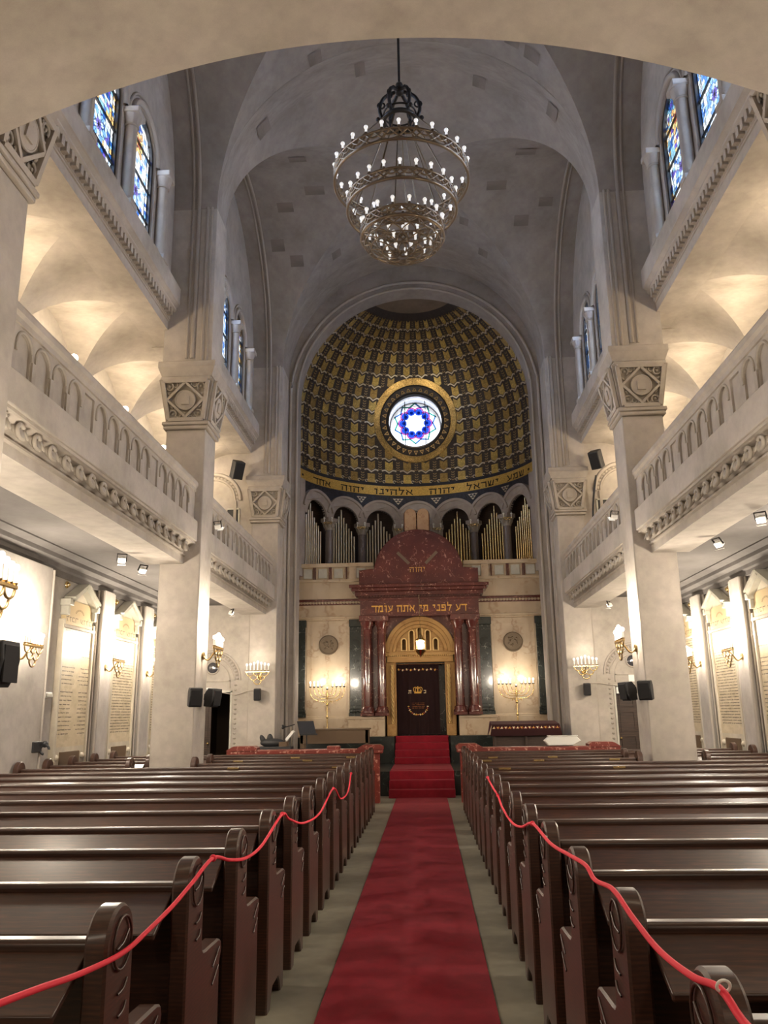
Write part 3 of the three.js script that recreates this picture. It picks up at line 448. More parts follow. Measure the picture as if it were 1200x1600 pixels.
for (const s of [-1, 1]) {
  const side = SIDE(s), m = (g) => mir(uvm(g), s);
  [[-13.44, 0.42, 'first'], [-15.48, 0.42, 'second'], [-17.5, 0.3, 'third']].forEach(([z, w, n]) => {
    const t = thing('wall_pilaster', `grey wall pilaster between memorial plaques on the ${side} aisle wall, ${n} beyond the wide pier`, 'pilaster', [s * 5.25, 0, z], 'aisle wall pilasters');
    part('shaft', m(rb(5.16, 5.3, 0, 3.62, z - w / 2, z + w / 2, 0.01, 1)), M.wallgrey, t);
    part('edge_moulding', m(mg([-1, 1].flatMap((d) => [cy(0.025, 0.025, 3.6, 5.18, 0, z + d * (w / 2 + 0.03), 8), cy(0.018, 0.018, 3.6, 5.24, 0, z + d * (w / 2 + 0.075), 8)]))), M.plaster, t);
  });
  const pier = thing('wall_pier', `wide plain wall pier of the ${side} aisle facing the middle column`, 'pier', [s * 5.2, 0, -10.4], 'aisle wall piers');
  part('body', m(rb(5.1, 5.3, 0, 3.62, -9.3, -11.15, 0.01, 1)), M.wallgrey, pier);
  part('edge_moulding', m(mg([cy(0.03, 0.03, 3.6, 5.12, 0, -11.2, 8), cy(0.05, 0.05, 3.6, 5.2, 0, -11.28, 8), cy(0.02, 0.02, 3.6, 5.26, 0, -11.36, 8)])), M.plaster, pier);
  [-12.45, -14.46, -16.5].forEach((z, i) => {
    const w = 0.58, x = 5.24;
    const t = thing('memorial_plaque', `gabled stone memorial plaque, ${ORD[i]} beyond the wide pier on the ${side} wall`, 'plaque', [s * 5.26, 0.75, z], 'memorial plaques');
    const bg = mir(bx(x, 5.3, 1.15, 2.9, z - w + 0.06, z + w - 0.06), s); uvRect(bg, z - w, z + w, 1.15, 2.9, 2, 1, s > 0 ? true : false);
    part('inscription', bg, std({ map: plaqueTex[i], roughness: 0.4 }), t);
    const hg = mir(bx(x - 0.01, 5.3, 2.92, 3.3, z - w + 0.08, z + w - 0.08), s); uvRect(hg, z - w + 0.08, z + w - 0.08, 2.92, 3.3, 2, 1, s > 0 ? true : false);
    part('heading', hg, std({ map: plaqueHead, roughness: 0.4 }), t);
    part('ledge', m(rb(x - 0.05, 5.3, 2.87, 2.92, z - w + 0.02, z + w - 0.02, 0.01, 1)), M.stone, t);
    part('frame', m(mg([rb(x - 0.03, 5.3, 0.75, 3.0, z - w, z - w + 0.06, 0.01, 1), rb(x - 0.03, 5.3, 0.75, 3.0, z + w - 0.06, z + w, 0.01, 1)])), M.plaque, t);
    for (const d of [-1, 1]) {
      part('gable_moulding', m(mg([new THREE.BoxGeometry(0.14, 0.075, 0.52).rotateX(d * 0.5).translate(x - 0.03, 3.4, z + d * 0.25), new THREE.BoxGeometry(0.18, 0.03, 0.54).rotateX(d * 0.5).translate(x - 0.05, 3.45, z + d * 0.25)])), M.pale, t);
      part('corner_block', m(mg([rb(x - 0.1, 5.3, 3.2, 3.3, z + d * 0.5 - 0.07, z + d * 0.5 + 0.07, 0.01, 1), rb(x - 0.06, 5.3, 3.06, 3.2, z + d * 0.5 - 0.04, z + d * 0.5 + 0.04, 0.01, 1)])), M.pale, t);
      part('rosette', mir(mg([sp(0.035, 5.25, 3.52, z + d * 0.45, 8), tor(0.045, 0.012).rotateY(Math.PI / 2).translate(5.27, 3.52, z + d * 0.45)]), s), M.brass, t);
      part('foot_rosette', mir(sp(0.05, x, 1.0, z + d * 0.45, 8), s), M.plaque, t);
    }
    part('gable_back', m(prismX([[z - 0.5, 3.28], [z + 0.5, 3.28], [z, 3.56]], x, 5.3)), M.plaque, t);
    part('foot_panel', m(mg([bx(x, 5.3, 0.75, 1.15, z - w + 0.06, z + w - 0.06)])), M.plaque, t);
    part('foot_tablet', m(rb(x - 0.02, x + 0.02, 0.85, 1.08, z - 0.34, z + 0.34, 0.01, 1)), M.umber, t, 'small dark tablet');
  });
  // dark coat hooks / wall fittings seen low on the left wall
  if (s < 0) {
    const e = thing('emergency_light', 'small white emergency light on the left aisle wall', 'lamp', [-5.2, 1.88, -11.55]); part('case', rb(-5.3, -5.22, 1.84, 1.92, -11.42, -11.7, 0.01), M.white, e); part('lens', rb(-5.24, -5.2, 1.85, 1.9, -11.5, -11.68, 0.008), M.pale, e);
    const q = thing('door_closer', 'black wall-mounted hook fitting at the foot of the left pier', 'fitting', [-5.1, 1.16, -11.0]); part('plate', rb(-5.12, -5.08, 1.12, 1.26, -10.95, -11.2, 0.01), M.black, q); part('hook', tor(0.06, 0.018, 4.5, 14, 6).translate(-5.03, 1.15, -11.18), M.black, q); part('knob', sp(0.045, -5.04, 1.22, -11.2), M.black, q);
  }
}

// ---------- menorah sconces ----------
function sconceParts(t, lit) { const metal = lit === M.lit ? M.sconce : M.brass;     // facing +z, bar centred on the origin, wall at z = -0.22
  const r = 0.078, half = (x, y) => tor(r, 0.011, Math.PI, 14, 6).rotateZ(Math.PI).translate(x, y, 0);
  piece('bar', rbl(0.52, 0.03, 0.03), metal, t, 0, 0, 0);
  const loopG = half(0, 0);
  for (const [n, y] of [[3, -0.015], [2, -0.1], [1, -0.185]]) for (let i = 0; i < n; i++) piece('loop', loopG, metal, t, (i - (n - 1) / 2) * 2 * r, y, 0);
  const arm = tube([[0, -0.1, -0.22], [0, -0.16, -0.14], [0, -0.06, -0.06], [0, -0.015, 0]], 0.013, 16, 6); piece('arm', arm, metal, t);
  piece('wall_plate', new THREE.CylinderGeometry(0.05, 0.055, 0.02, 16).rotateX(Math.PI / 2), metal, t, 0, -0.1, -0.21);
  for (let i = 0; i < 7; i++) {
    const x = (i - 3) * 0.077, h = [0.1, 0.11, 0.13, 0.155, 0.13, 0.11, 0.1][i];
    const c = piece('candle', new THREE.CylinderGeometry(0.013, 0.013, h, 8), M.sleeve, t, x, 0.015 + h / 2, 0);
    piece('bulb', bulbG, lit, c, 0, h / 2 + 0.03, 0);
    piece('drip_cup', cupG, metal, c, 0, -h / 2 + 0.008, 0);
  }
}
const rbl = (w, h, d) => new RoundedBoxGeometry(w, h, d, 1, Math.min(w, h, d) * 0.25);
const bulbG = new THREE.SphereGeometry(0.026, 10, 8).scale(1, 1.15, 1), cupG = new THREE.CylinderGeometry(0.024, 0.016, 0.016, 10);
let sconceProto = null, sconceLit = null;
function sconce(x, y, z, ry, label, I, dim) {
  let t;
  if (dim) { if (!sconceProto) { t = sconceProto = thing('menorah_sconce', label, 'sconce', [x, y, z], 'menorah sconces'); sconceParts(t, M.litDim); } else t = copy(sconceProto, label, [x, y, z]); }
  else if (!sconceLit) { t = sconceLit = thing('menorah_sconce', label, 'sconce', [x, y, z], 'menorah sconces'); sconceParts(t, M.lit); } else t = copy(sconceLit, label, [x, y, z]);
  t.rotation.y = ry;
  if (I) lamp(x + 0.09 * Math.sin(ry), y + 0.3, z + 0.09 * Math.cos(ry), I, 6);
  return t;
}
for (const s of [-1, 1]) {
  const side = SIDE(s), ry = -s * Math.PI / 2;
  for (const [z, w] of [[-10.3, 'on the wide wall pier'], [-13.44, 'on the first wall pilaster'], [-15.48, 'on the second wall pilaster'], [-7.3, 'on the wall before the pier'], [-4.2, 'on the wall beside the viewer']]) sconce(s * (z === -10.3 ? 4.88 : z < -12 ? 4.94 : 5.07), 2.46, z, ry, `lit seven-candle brass sconce ${w}, ${side} aisle`, LAMP.wall);
  sconce(s * 2.86, 2.5, -11.76, ry, `lit seven-candle brass sconce on the middle ${side} column`, LAMP.pier);
  sconce(s * 2.9, 2.5, -5.62, ry, `lit seven-candle brass sconce on the near ${side} column`, LAMP.pier);
  sconce(s * 3.44, 2.46, -17.43, 0, `gold seven-candle sconce on the front of the far ${side} column by the dais`, 0.5, true);
}
// lamps of the rear gallery, over and behind the viewer
for (const [x, z] of [[-1.8, -2.6], [0, -2.6], [1.8, -2.6]]) {
  const t = thing('pendant_globe', `white globe lamp under the rear gallery, ${x < 0 ? 'left of' : x > 0 ? 'right of' : 'behind'} the viewer`, 'lamp', [x, 5.4, z], 'pendants under the rear gallery');
  const y = 5.75 - 0.088 * x * x; part('rod', rod([x, y + 0.1, z], [x, y + 0.55, z], 0.012), M.brass, t); part('globe', sp(0.1, x, y, z, 20), M.lit, t); part('cap', cy(0.05, 0.03, 0.04, x, y + 0.09, z), M.brass, t);
  lamp(x, y, z, LAMP.rear, 5, AMBER);
}

for (const x of [-2.5, 2.5]) {
  const t = thing('pendant_globe', `white globe pendant behind the viewer, ${x < 0 ? 'left' : 'right'} of the aisle`, 'lamp', [x, 3.2, 1.3], 'pendants under the rear gallery');
  part('rod', rod([x, 3.3, 1.3], [x, 5.72, 1.3], 0.012), M.brass, t); part('globe', sp(0.13, x, 3.2, 1.3, 20), M.lit, t); part('cap', cy(0.06, 0.03, 0.05, x, 3.31, 1.3), M.brass, t);
  lamp(x, 3.2, 1.3, LAMP.back, 6);
}

// ---------- flood lights and loudspeakers ----------
function flood(x, y, z, tx, ty, tz, label, I) {
  const t = thing('flood_light', label, 'spotlight', [x, y, z], 'small flood lights'); t.lookAt(tx, ty, tz); t.scale.setScalar(0.72);
  piece('housing', rbl(0.15, 0.11, 0.1), M.white, t, 0, 0, 0); piece('lens', rbl(0.13, 0.09, 0.012), M.floodFace, t, 0, 0, 0.052);
  piece('yoke', mg([bx(-0.09, -0.08, -0.02, 0.12, -0.015, 0.015), bx(0.08, 0.09, -0.02, 0.12, -0.015, 0.015), bx(-0.09, 0.09, 0.11, 0.12, -0.015, 0.015)]), M.iron, t);
  piece('barn_door', new THREE.BoxGeometry(0.14, 0.008, 0.1).rotateX(-0.5), M.white, t, 0, -0.07, 0.08);
  if (I) { const l = new THREE.SpotLight(rgb(1, 0.91, 0.78), I, 0, ty > 5 ? 0.3 : 0.72, 0.8); const d = V(tx - x, ty - y, tz - z).normalize(); l.position.set(x + d.x * 0.12, y + d.y * 0.12, z + d.z * 0.12); l.target.position.set(tx, ty, tz); l.castShadow = true; l.shadow.radius = 3; scene.add(l, l.target); }
}
for (const s of [-1, 1]) {
  const w = SIDE(s);
  flood(s * 3.9, 3.6, s < 0 ? -10.55 : -9.05, s * 1.2, 0.5, -5.5, `white flood light clamped under the ${w} gallery beam`, LAMP.flood);
  flood(s * 3.9, 3.6, s < 0 ? -11.35 : -10.4, s * 1.0, 0.5, -9, `second white flood light under the ${w} gallery beam, closer to the middle column`, LAMP.flood);
  flood(s * 2.98, 4.36, -11.98, s * -0.4, 9.3, -21.8, `bright flood light on the inner face of the middle ${w} column`, LAMP.dome);
  flood(s * 3.85, 3.62, -16.6, 0, 1.6, -19.5, `flood light under the far ${w} gallery beam beside the chancel`, 0);
}
function speaker(w, h, d, pos, ry, rx, label, curved) {
  const t = thing('loudspeaker', label, 'speaker', pos, 'black loudspeakers'); t.rotation.order = 'YXZ'; t.rotation.set(rx, ry, 0);
  const o = curved ? [[-w / 2, -h / 2], [w / 2, -h / 2], [w / 2, h / 2], [-w / 2, h / 2]] : null;
  if (curved) { const side = [[-d / 2, -h * 0.5], [d * 0.2, -h * 0.5], [d * 0.42, -h * 0.2], [d * 0.5, h * 0.1], [d * 0.45, h * 0.5], [-d * 0.2, h * 0.5], [-d * 0.5, h * 0.25]]; piece('cabinet', ext(poly(side), w, 0.008).rotateY(-Math.PI / 2).translate(w / 2, 0, 0), M.black, t); }
  else piece('cabinet', new RoundedBoxGeometry(w, h, d, 2, 0.02), M.black, t);
  piece('grille', rbl(w * 0.86, h * 0.86, 0.012), std({ color: rgb(0.012, 0.012, 0.014), roughness: 0.8 }), t, 0, 0, d / 2 + 0.004);
  piece('bracket', mg([new THREE.BoxGeometry(0.03, 0.05, 0.05).translate(0, 0, -d / 2 - 0.02), new THREE.BoxGeometry(0.09, 0.09, 0.012).translate(0, 0, -d / 2 - 0.045)]), M.iron, t);
  return t;
}
for (const s of [-1, 1]) {
  const w = SIDE(s);
  speaker(0.16, 0.24, 0.16, [s * 3.04, 1.81, -11.3], -s * 0.45, 0.12, `black loudspeaker on the front of the middle ${w} column`, true);
  speaker(0.16, 0.24, 0.16, [s * 2.9, 1.81, -11.72], -s * 1.1, 0.12, `second black loudspeaker on the nave side of the middle ${w} column`, true);
  speaker(0.14, 0.25, 0.12, [s * 3.45, 1.99, -17.5], 0, 0.1, `narrow black loudspeaker below the gold sconce on the far ${w} column`);
  speaker(0.24, 0.4, 0.24, [s * 3.97, 6.9, -17.3], -s * 0.6, 0.5, `large black loudspeaker tilted down above the far ${w} gallery`);
  speaker(0.24, 0.3, 0.22, [s * 2.9, 1.93, -5.68], -s * 1.57, 0.0, `large black loudspeaker at the ${w} edge of the view on the near column`, true);
}
single('speaker_cable', tube([[3.98, 6.6, -17.5], [3.9, 6.0, -17.62], [3.84, 5.2, -17.62], [3.8, 4.95, -17.62]], 0.022, 20, 6), M.black, 'black cable hanging from the right gallery loudspeaker', 'cable');
single('wall_cable', tube([[-3.46, 2.08, -17.64], [-3.7, 2.07, -17.64], [-3.95, 2.0, -17.68], [-4.3, 2.06, -17.66]], 0.008, 20, 5), M.cable, 'thin cable running from the left narrow loudspeaker to the door', 'cable');
single('wall_cable', tube([[3.46, 2.1, -17.64], [3.7, 2.12, -17.64], [3.95, 2.08, -17.68], [4.1, 2.07, -17.66]], 0.008, 20, 5), M.cable, 'thin cable running from the right narrow loudspeaker to the door', 'cable');

// ---------- chancel arch, apse, dome ----------
const AZ = -18.9, AR = 3.17, AY = 9.07;
{
  const inner = [[-2.82, 0]].concat(arcPts(0, AY, 2.82, Math.PI, 0, 48), [[2.82, 0]]);
  const outer = [[-3.3, 0]].concat(arcPts(0, AY, 3.3, Math.PI, 0, 48), [[3.3, 0]]);
  const face = poly([[-3.4, 0], [-3.4, 12.9], [3.4, 12.9], [3.4, 0], ...inner.slice().reverse()]);
  struct('wall_chancel_arch', uvm(ext(face, 0.5).translate(0, 0, -19.05)), M.vault, 'wall with the great round arch before the apse', 'wall');
  const ring = (r, t, z) => tube([[r, 0.0, z], [r, 4, z], [r, AY, z], ...arcPts(0, AY, r, 0, Math.PI, 40).slice(1, -1).map(([x, y]) => [x, y, z]), [-r, AY, z], [-r, 4, z], [-r, 0, z]], t, 120, 6);
  const tr = thing('trim_7', 'moulded frame of the great arch before the apse', 'molding', [0, 0, -18.55]); tr.userData.kind = 'structure';
  part('outer_band', uvm(ring(3.0, 0.035, -18.53)), M.stone, tr); part('inner_bead', uvm(ring(2.84, 0.03, -18.54)), M.stone, tr);
  // apse: drum and half dome with a round hole for the rose window
  const hole = V(0, 9.6, AZ - AR), drop = (g, r) => { const i = g.index.array, p = g.attributes.position, o = []; for (let k = 0; k < i.length; k += 3) { const c = V(0, 0, 0); for (let j = 0; j < 3; j++) c.add(V().fromBufferAttribute(p, i[k + j])); c.divideScalar(3); if (c.z < -18.72 && Math.hypot(c.x - hole.x, c.y - hole.y) > r) o.push(i[k], i[k + 1], i[k + 2]); } g.setIndex(o); return g; };
  const TH = 1.32;
  const drum = drop(grid(96, 24, (u, v) => { const a = -TH + 2 * TH * u, y = 7.3 + (AY - 7.3) * v; return [AR * Math.sin(a), y, AZ - AR * Math.cos(a), AR * a, y]; }), 0.8);
  const LT = 1.193;
  const dome = drop(grid(96, 48, (u, v) => { const a = -Math.PI * 0.62 + Math.PI * 1.24 * u, l = LT * v; return [AR * Math.cos(l) * Math.sin(a), AY + AR * Math.sin(l), AZ - AR * Math.cos(l) * Math.cos(a), AR * a, AY + AR * l]; }), 0.8);
  const apse = struct('ceiling_apse', mg([drum, dome]), M.mosaic, 'dark mosaic half dome of the apse set with rows of gold tiles', 'ceiling');
  struct('ceiling_apse_crown', uvm(mg([new THREE.CylinderGeometry(1.22, 1.22, 0.1, 32, 1, false, Math.PI / 2, Math.PI).translate(0, AY + AR * Math.sin(LT) + 0.05, AZ)])), std({ color: rgb(0.27, 0.21, 0.155), map: T.plaster, roughness: 0.9 }), 'plain round plaster disc at the top of the half dome', 'ceiling');
  struct('wall_apse', uvm(mg([grid(64, 8, (u, v) => { const a = -TH + 2 * TH * u, y = 4.6 + 3.0 * v; return [(AR + 0.35) * Math.sin(a), y, AZ - (AR + 0.35) * Math.cos(a)]; }), bx(-3.3, 3.3, 4.6, 4.72, -20.25, -22.4)])), M.doorwood, 'back of the organ arcade, dark colour standing in for a shaded chamber', 'wall');  // dark brown stands in for the shade of a deep organ chamber
  const bh = [[-3.9, 0], [3.9, 0], [3.9, 12.95], [-3.9, 12.95]];
  struct('wall_back', uvm(ext(poly(bh, [arcPts(0, 9.6, 0.72, 0, Math.PI * 2 * 47 / 48, 47)]), 0.3).translate(0, 0, -22.65)), M.plaster, 'outer wall behind the apse', 'wall');
  // gold tiles, chevrons, ears of wheat
  const pt = (a, h, d) => { const r = AR - d; if (h < 0) return [r * Math.sin(a), AY + h, AZ - r * Math.cos(a)]; const l = h / AR; return [r * Math.cos(l) * Math.sin(a), AY + r * Math.sin(l), AZ - r * Math.cos(l) * Math.cos(a)]; };
  const wr = (h) => (h < 0 ? 1 : Math.max(0.3, Math.cos(h / AR)));
  function plate(outline, h0, d) {  // outline in (fraction of pitch, height), raised off the shell by d
    const n = outline.length, p = [], idx = [], f = ([q, h], dd) => p.push(...pt(q, h0 + h, dd));
    outline.forEach((o) => f(o, d)); outline.forEach((o) => f(o, -0.01));
    const tri = THREE.ShapeUtils.triangulateShape(outline.map((o) => new THREE.Vector2(o[0] * AR, o[1])), []);
    for (const [a, b, c] of tri) idx.push(a, b, c);
    for (let i = 0; i < n; i++) { const j = (i + 1) % n; idx.push(i, j, n + j, i, n + j, n + i); }
    let g = new THREE.BufferGeometry(); g.setAttribute('position', new THREE.Float32BufferAttribute(p, 3)); g.setIndex(idx); g = g.toNonIndexed(); g.computeVertexNormals(); return uvm(g, 0.8);
  }
  const PITCH = 9.37 * Math.PI / 180, ROW = 0.345, TW = 0.035, CH = [], WH = [];
  for (let row = 0; row < 15; row++) {
    const h = 7.82 - AY + row * ROW, top = h + 0.27; if (top > AR * LT) break;
    const o = row === 0 ? [[-TW, 0], [TW, 0], [TW, 0.25], [-TW, 0.25]] : [[-TW, 0.07], [0, 0.005], [TW, 0.07], [TW, 0.3], [0, 0.235], [-TW, 0.3]];
    const tile = plate(o, h, 0.012), nb = AR * LT;
    const cw = 0.062, ch = plate([[-cw, 0.005], [-0.034, 0.012], [0, -0.062], [0.034, 0.012], [cw, 0.005], [cw, 0.035], [0.034, 0.05], [0, -0.02], [-0.034, 0.05], [-cw, 0.035]], h, 0.018);
    const curl = mg([-1, 1].map((d) => { const c = pt(d * cw * 0.95, h + 0.012, 0.012); return new THREE.TorusGeometry(0.02, 0.008, 4, 8).rotateY(0).translate(...c); }));
    const ear = mg([0.02, 0.09, 0.16, 0.23].flatMap((q) => [-1, 1].map((d) => plate([[d * 0.002, q], [d * 0.016, q + 0.03], [d * 0.016, q + 0.055], [d * 0.002, q + 0.028]], h, 0.01))));
    for (let k = -8; k < 8; k++) {
      const a = (k + 0.5) * PITCH; if (Math.abs(a) > 1.26 && row < 4) continue; if (Math.abs(a) > 1.35) continue;
      const c = pt(a, h + 0.13, 0), d = Math.hypot(c[0] - hole.x, c[1] - hole.y);
      const put = (g) => { const q = g.clone(); q.translate(0, 0, -AZ).rotateY(-a).translate(0, 0, AZ); return q; };
      if (d > 1.2) { const t = piece('mosaic_tile', tile.userData.c ?? (tile.userData.c = tile.translate(0, 0, -AZ)), mosaicTones[Math.floor(hash(k + 20, row, 77) * 4)], apse, 0, 0, AZ, -a); }
      const c2 = pt(a, h, 0); if (row > 0 && Math.hypot(c2[0], c2[1] - 9.6) > 1.22) CH.push(put(ch), put(curl));
      const c3 = pt(a + PITCH / 2, h + 0.13, 0); if (Math.hypot(c3[0], c3[1] - 9.6) > 1.22) { const q = ear.clone(); q.translate(0, 0, -AZ).rotateY(-a - PITCH / 2).translate(0, 0, AZ); WH.push(q); }
    }
  }
  const c1 = part('chevron_bands', mg(CH), M.silver, apse); c1.userData.kind = 'stuff';
  const c2 = part('wheat_ears', mg(WH), M.wheat, apse); c2.userData.kind = 'stuff';
  // inscription band
  const text = ctex(2048, 96, (g, w, h) => {
    g.fillStyle = '#d2ac58'; g.fillRect(0, 0, w, h);
    for (let i = 0; i < 9000; i++) { g.fillStyle = ['rgba(240,210,130,0.25)', 'rgba(90,62,20,0.22)', 'rgba(200,160,80,0.25)'][i % 3]; g.fillRect(hash(i, 1, 2) * w, hash(i, 2, 2) * h, 5, 4); }
    const at = (deg) => (deg + 75) / 150 * w, put = (t, c) => heb(g, t, c + hebWidth(t, 54) / 2, 30, 54, '#120d0c', 0.15);
    put('שמע', at(56)); put('ישראל', at(35)); put('יהוה', at(13)); put('אלהינו', at(-12)); put('יהוה', at(-34)); put('אחד', at(-53));
    for (const d of [-68, 66]) { g.fillStyle = '#120d0c'; for (const r of [0, Math.PI]) { g.beginPath(); for (let i = 0; i < 3; i++) g.lineTo(at(d) + 15 * Math.sin(r + i * 2.094), 52 - 15 * Math.cos(r + i * 2.094)); g.fill(); } }
  });
  const strip = (y0, y1, d, deg = 75) => grid(80, 1, (u, v) => { const a = (-deg + 2 * deg * u) * Math.PI / 180; return [(AR - d) * Math.sin(a), y0 + (y1 - y0) * v, AZ - (AR - d) * Math.cos(a), u, v]; });
  part('inscription_band', strip(7.46, 7.73, 0.02), std({ map: text, metalness: 0.4, roughness: 0.36, bumpMap: T.goldB, bumpScale: 0.002 }), apse, 'gold band with black Hebrew lettering');
  part('border_band', mg([strip(7.4, 7.46, 0.03), strip(7.73, 7.79, 0.03), strip(7.79, 7.82, 0.015)]), M.navy, apse, 'dark blue mosaic borders');
  const scroll = new THREE.TorusGeometry(0.035, 0.013, 5, 10, 5);
  for (let k = -8; k <= 8; k++) { const a = k * PITCH; if (Math.abs(a) > 1.25) continue; for (const d of [-0.035, 0.035]) { const q = pt(a + d, 7.86 - AY, 0.015); piece('scroll', scroll, M.silver, apse, q[0], q[1], q[2], -a); } }
  // rose window
  const RZ = -21.94, rose = struct('window_0', new THREE.CircleGeometry(0.74, 48).translate(0, 9.6, RZ - 0.12), phy({ color: rgb(0.21, 0.215, 0.22), transmission: 1, thickness: 0, roughness: 0.1 }), 'round rose window with a six-pointed star above the ark', 'window');
  const col = (r, g, b) => phy({ color: rgb(r, g, b), transmission: 1, thickness: 0, roughness: 0.1 });
  const blue = col(0.010, 0.035, 0.25), pink = col(0.22, 0.03, 0.15), aqua = col(0.015, 0.16, 0.13), sky = col(0.02, 0.12, 0.28), star = col(0.98, 1, 1);
  for (let k = 0; k < 10; k++) {
    const a = k * Math.PI / 5, x = 0.346 * Math.cos(a), y = 0.346 * Math.sin(a);
    part('petal', new THREE.CircleGeometry(0.108, 20).translate(x, 9.6 + y, RZ - 0.10), blue, rose); part('petal_core', new THREE.CircleGeometry(0.05, 14).translate(x * 0.94, 9.6 + y * 0.94, RZ - 0.095), sky, rose);
    part('petal_edge', new THREE.RingGeometry(0.108, 0.15, 18, 1, a - 1.7, 3.4).translate(x, 9.6 + y, RZ - 0.098), pink, rose);
  }
  const st = []; for (let k = 0; k < 12; k++) { const a = Math.PI / 2 + k * Math.PI / 6, r = k % 2 ? 0.175 : 0.305; st.push([r * Math.cos(a), r * Math.sin(a)]); }
  part('star', new THREE.ShapeGeometry(poly(st)).translate(0, 9.6, RZ - 0.09), star, rose, 'white six-pointed star');
  const zz = []; for (let k = 0; k < 20; k++) { const a = Math.PI / 2 + k * Math.PI / 10, r = k % 2 ? 0.5 : 0.61; zz.push([r * Math.cos(a), r * Math.sin(a)]); }
  for (let k = 0; k < 20; k++) { const a = zz[k], b = zz[(k + 1) % 20], dx = b[0] - a[0], dy = b[1] - a[1]; part('zigzag', new THREE.PlaneGeometry(Math.hypot(dx, dy) + 0.02, 0.045).rotateZ(Math.atan2(dy, dx)).translate((a[0] + b[0]) / 2, 9.6 + (a[1] + b[1]) / 2, RZ - 0.1 + 0.001 * (k % 2)), k % 4 < 2 ? aqua : col(0.02, 0.08, 0.22), rose); }
  part('lead_line', mg([-0.29, 0.29].map((x) => bx(x - 0.011, x + 0.011, 9.6 - Math.sqrt(0.74 ** 2 - x * x), 9.6 + Math.sqrt(0.74 ** 2 - x * x), RZ - 0.105, RZ - 0.09))), M.iron, rose);
  const rs = thing('rose_window_frame', 'round mosaic frame with zigzag triangles round the rose window', 'frame', [0, 9.6, RZ]);
  part('reveal', new THREE.CylinderGeometry(0.75, 0.75, 0.75, 48, 1, true).rotateX(Math.PI / 2).translate(0, 9.6, RZ - 0.3), std({ color: rgb(0.6, 0.58, 0.6), roughness: 0.6, side: THREE.DoubleSide }), rs);
  const sz = (x, y) => AZ - Math.sqrt(AR * AR - x * x - Math.max(0, y - AY) ** 2);       // depth of the dome behind (x, y)
  const cone = (r0, r1, d0, d1, n = 72) => grid(n, 2, (u, v) => { const a = u * 2 * Math.PI, r = r0 + (r1 - r0) * v, x = r * Math.cos(a), y = 9.6 + r * Math.sin(a); return [x, y, sz(x, y) + d0 + (d1 - d0) * v, 4 * u, r]; });
  const loop = (r, d, t) => { const p = []; for (let i = 0; i < 48; i++) { const a = i * Math.PI / 24, x = r * Math.cos(a), y = 9.6 + r * Math.sin(a); p.push([x, y, sz(x, y) + d]); } return tube(p, t, 96, 6, true); };
  part('gold_ring', mg([cone(1.0, 1.17, 0.06, 0.05), cone(1.17, 1.18, 0.05, -0.05)]), M.gold, rs);
  part('dark_band', mg([cone(0.78, 1.01, 0.045, 0.045)]), M.mosaic, rs);
  part('inner_ring', mg([loop(0.78, 0.04, 0.04), loop(0.985, 0.055, 0.02)]), M.iron, rs);
  const tri = ext(poly([[-0.062, 0], [0.062, 0], [0, 0.135]], [[[-0.032, 0.02], [0.032, 0.02], [0, 0.085]]]), 0.012);
  for (let k = 0; k < 32; k++) { const a = k * Math.PI / 16; const t = piece('triangle', tri, M.goldPaint, rs, 0.83 * Math.sin(a), 0.83 * Math.cos(a), sz(0.89 * Math.sin(a), 9.6 + 0.89 * Math.cos(a)) - RZ + 0.05); t.rotation.z = -a; }
}

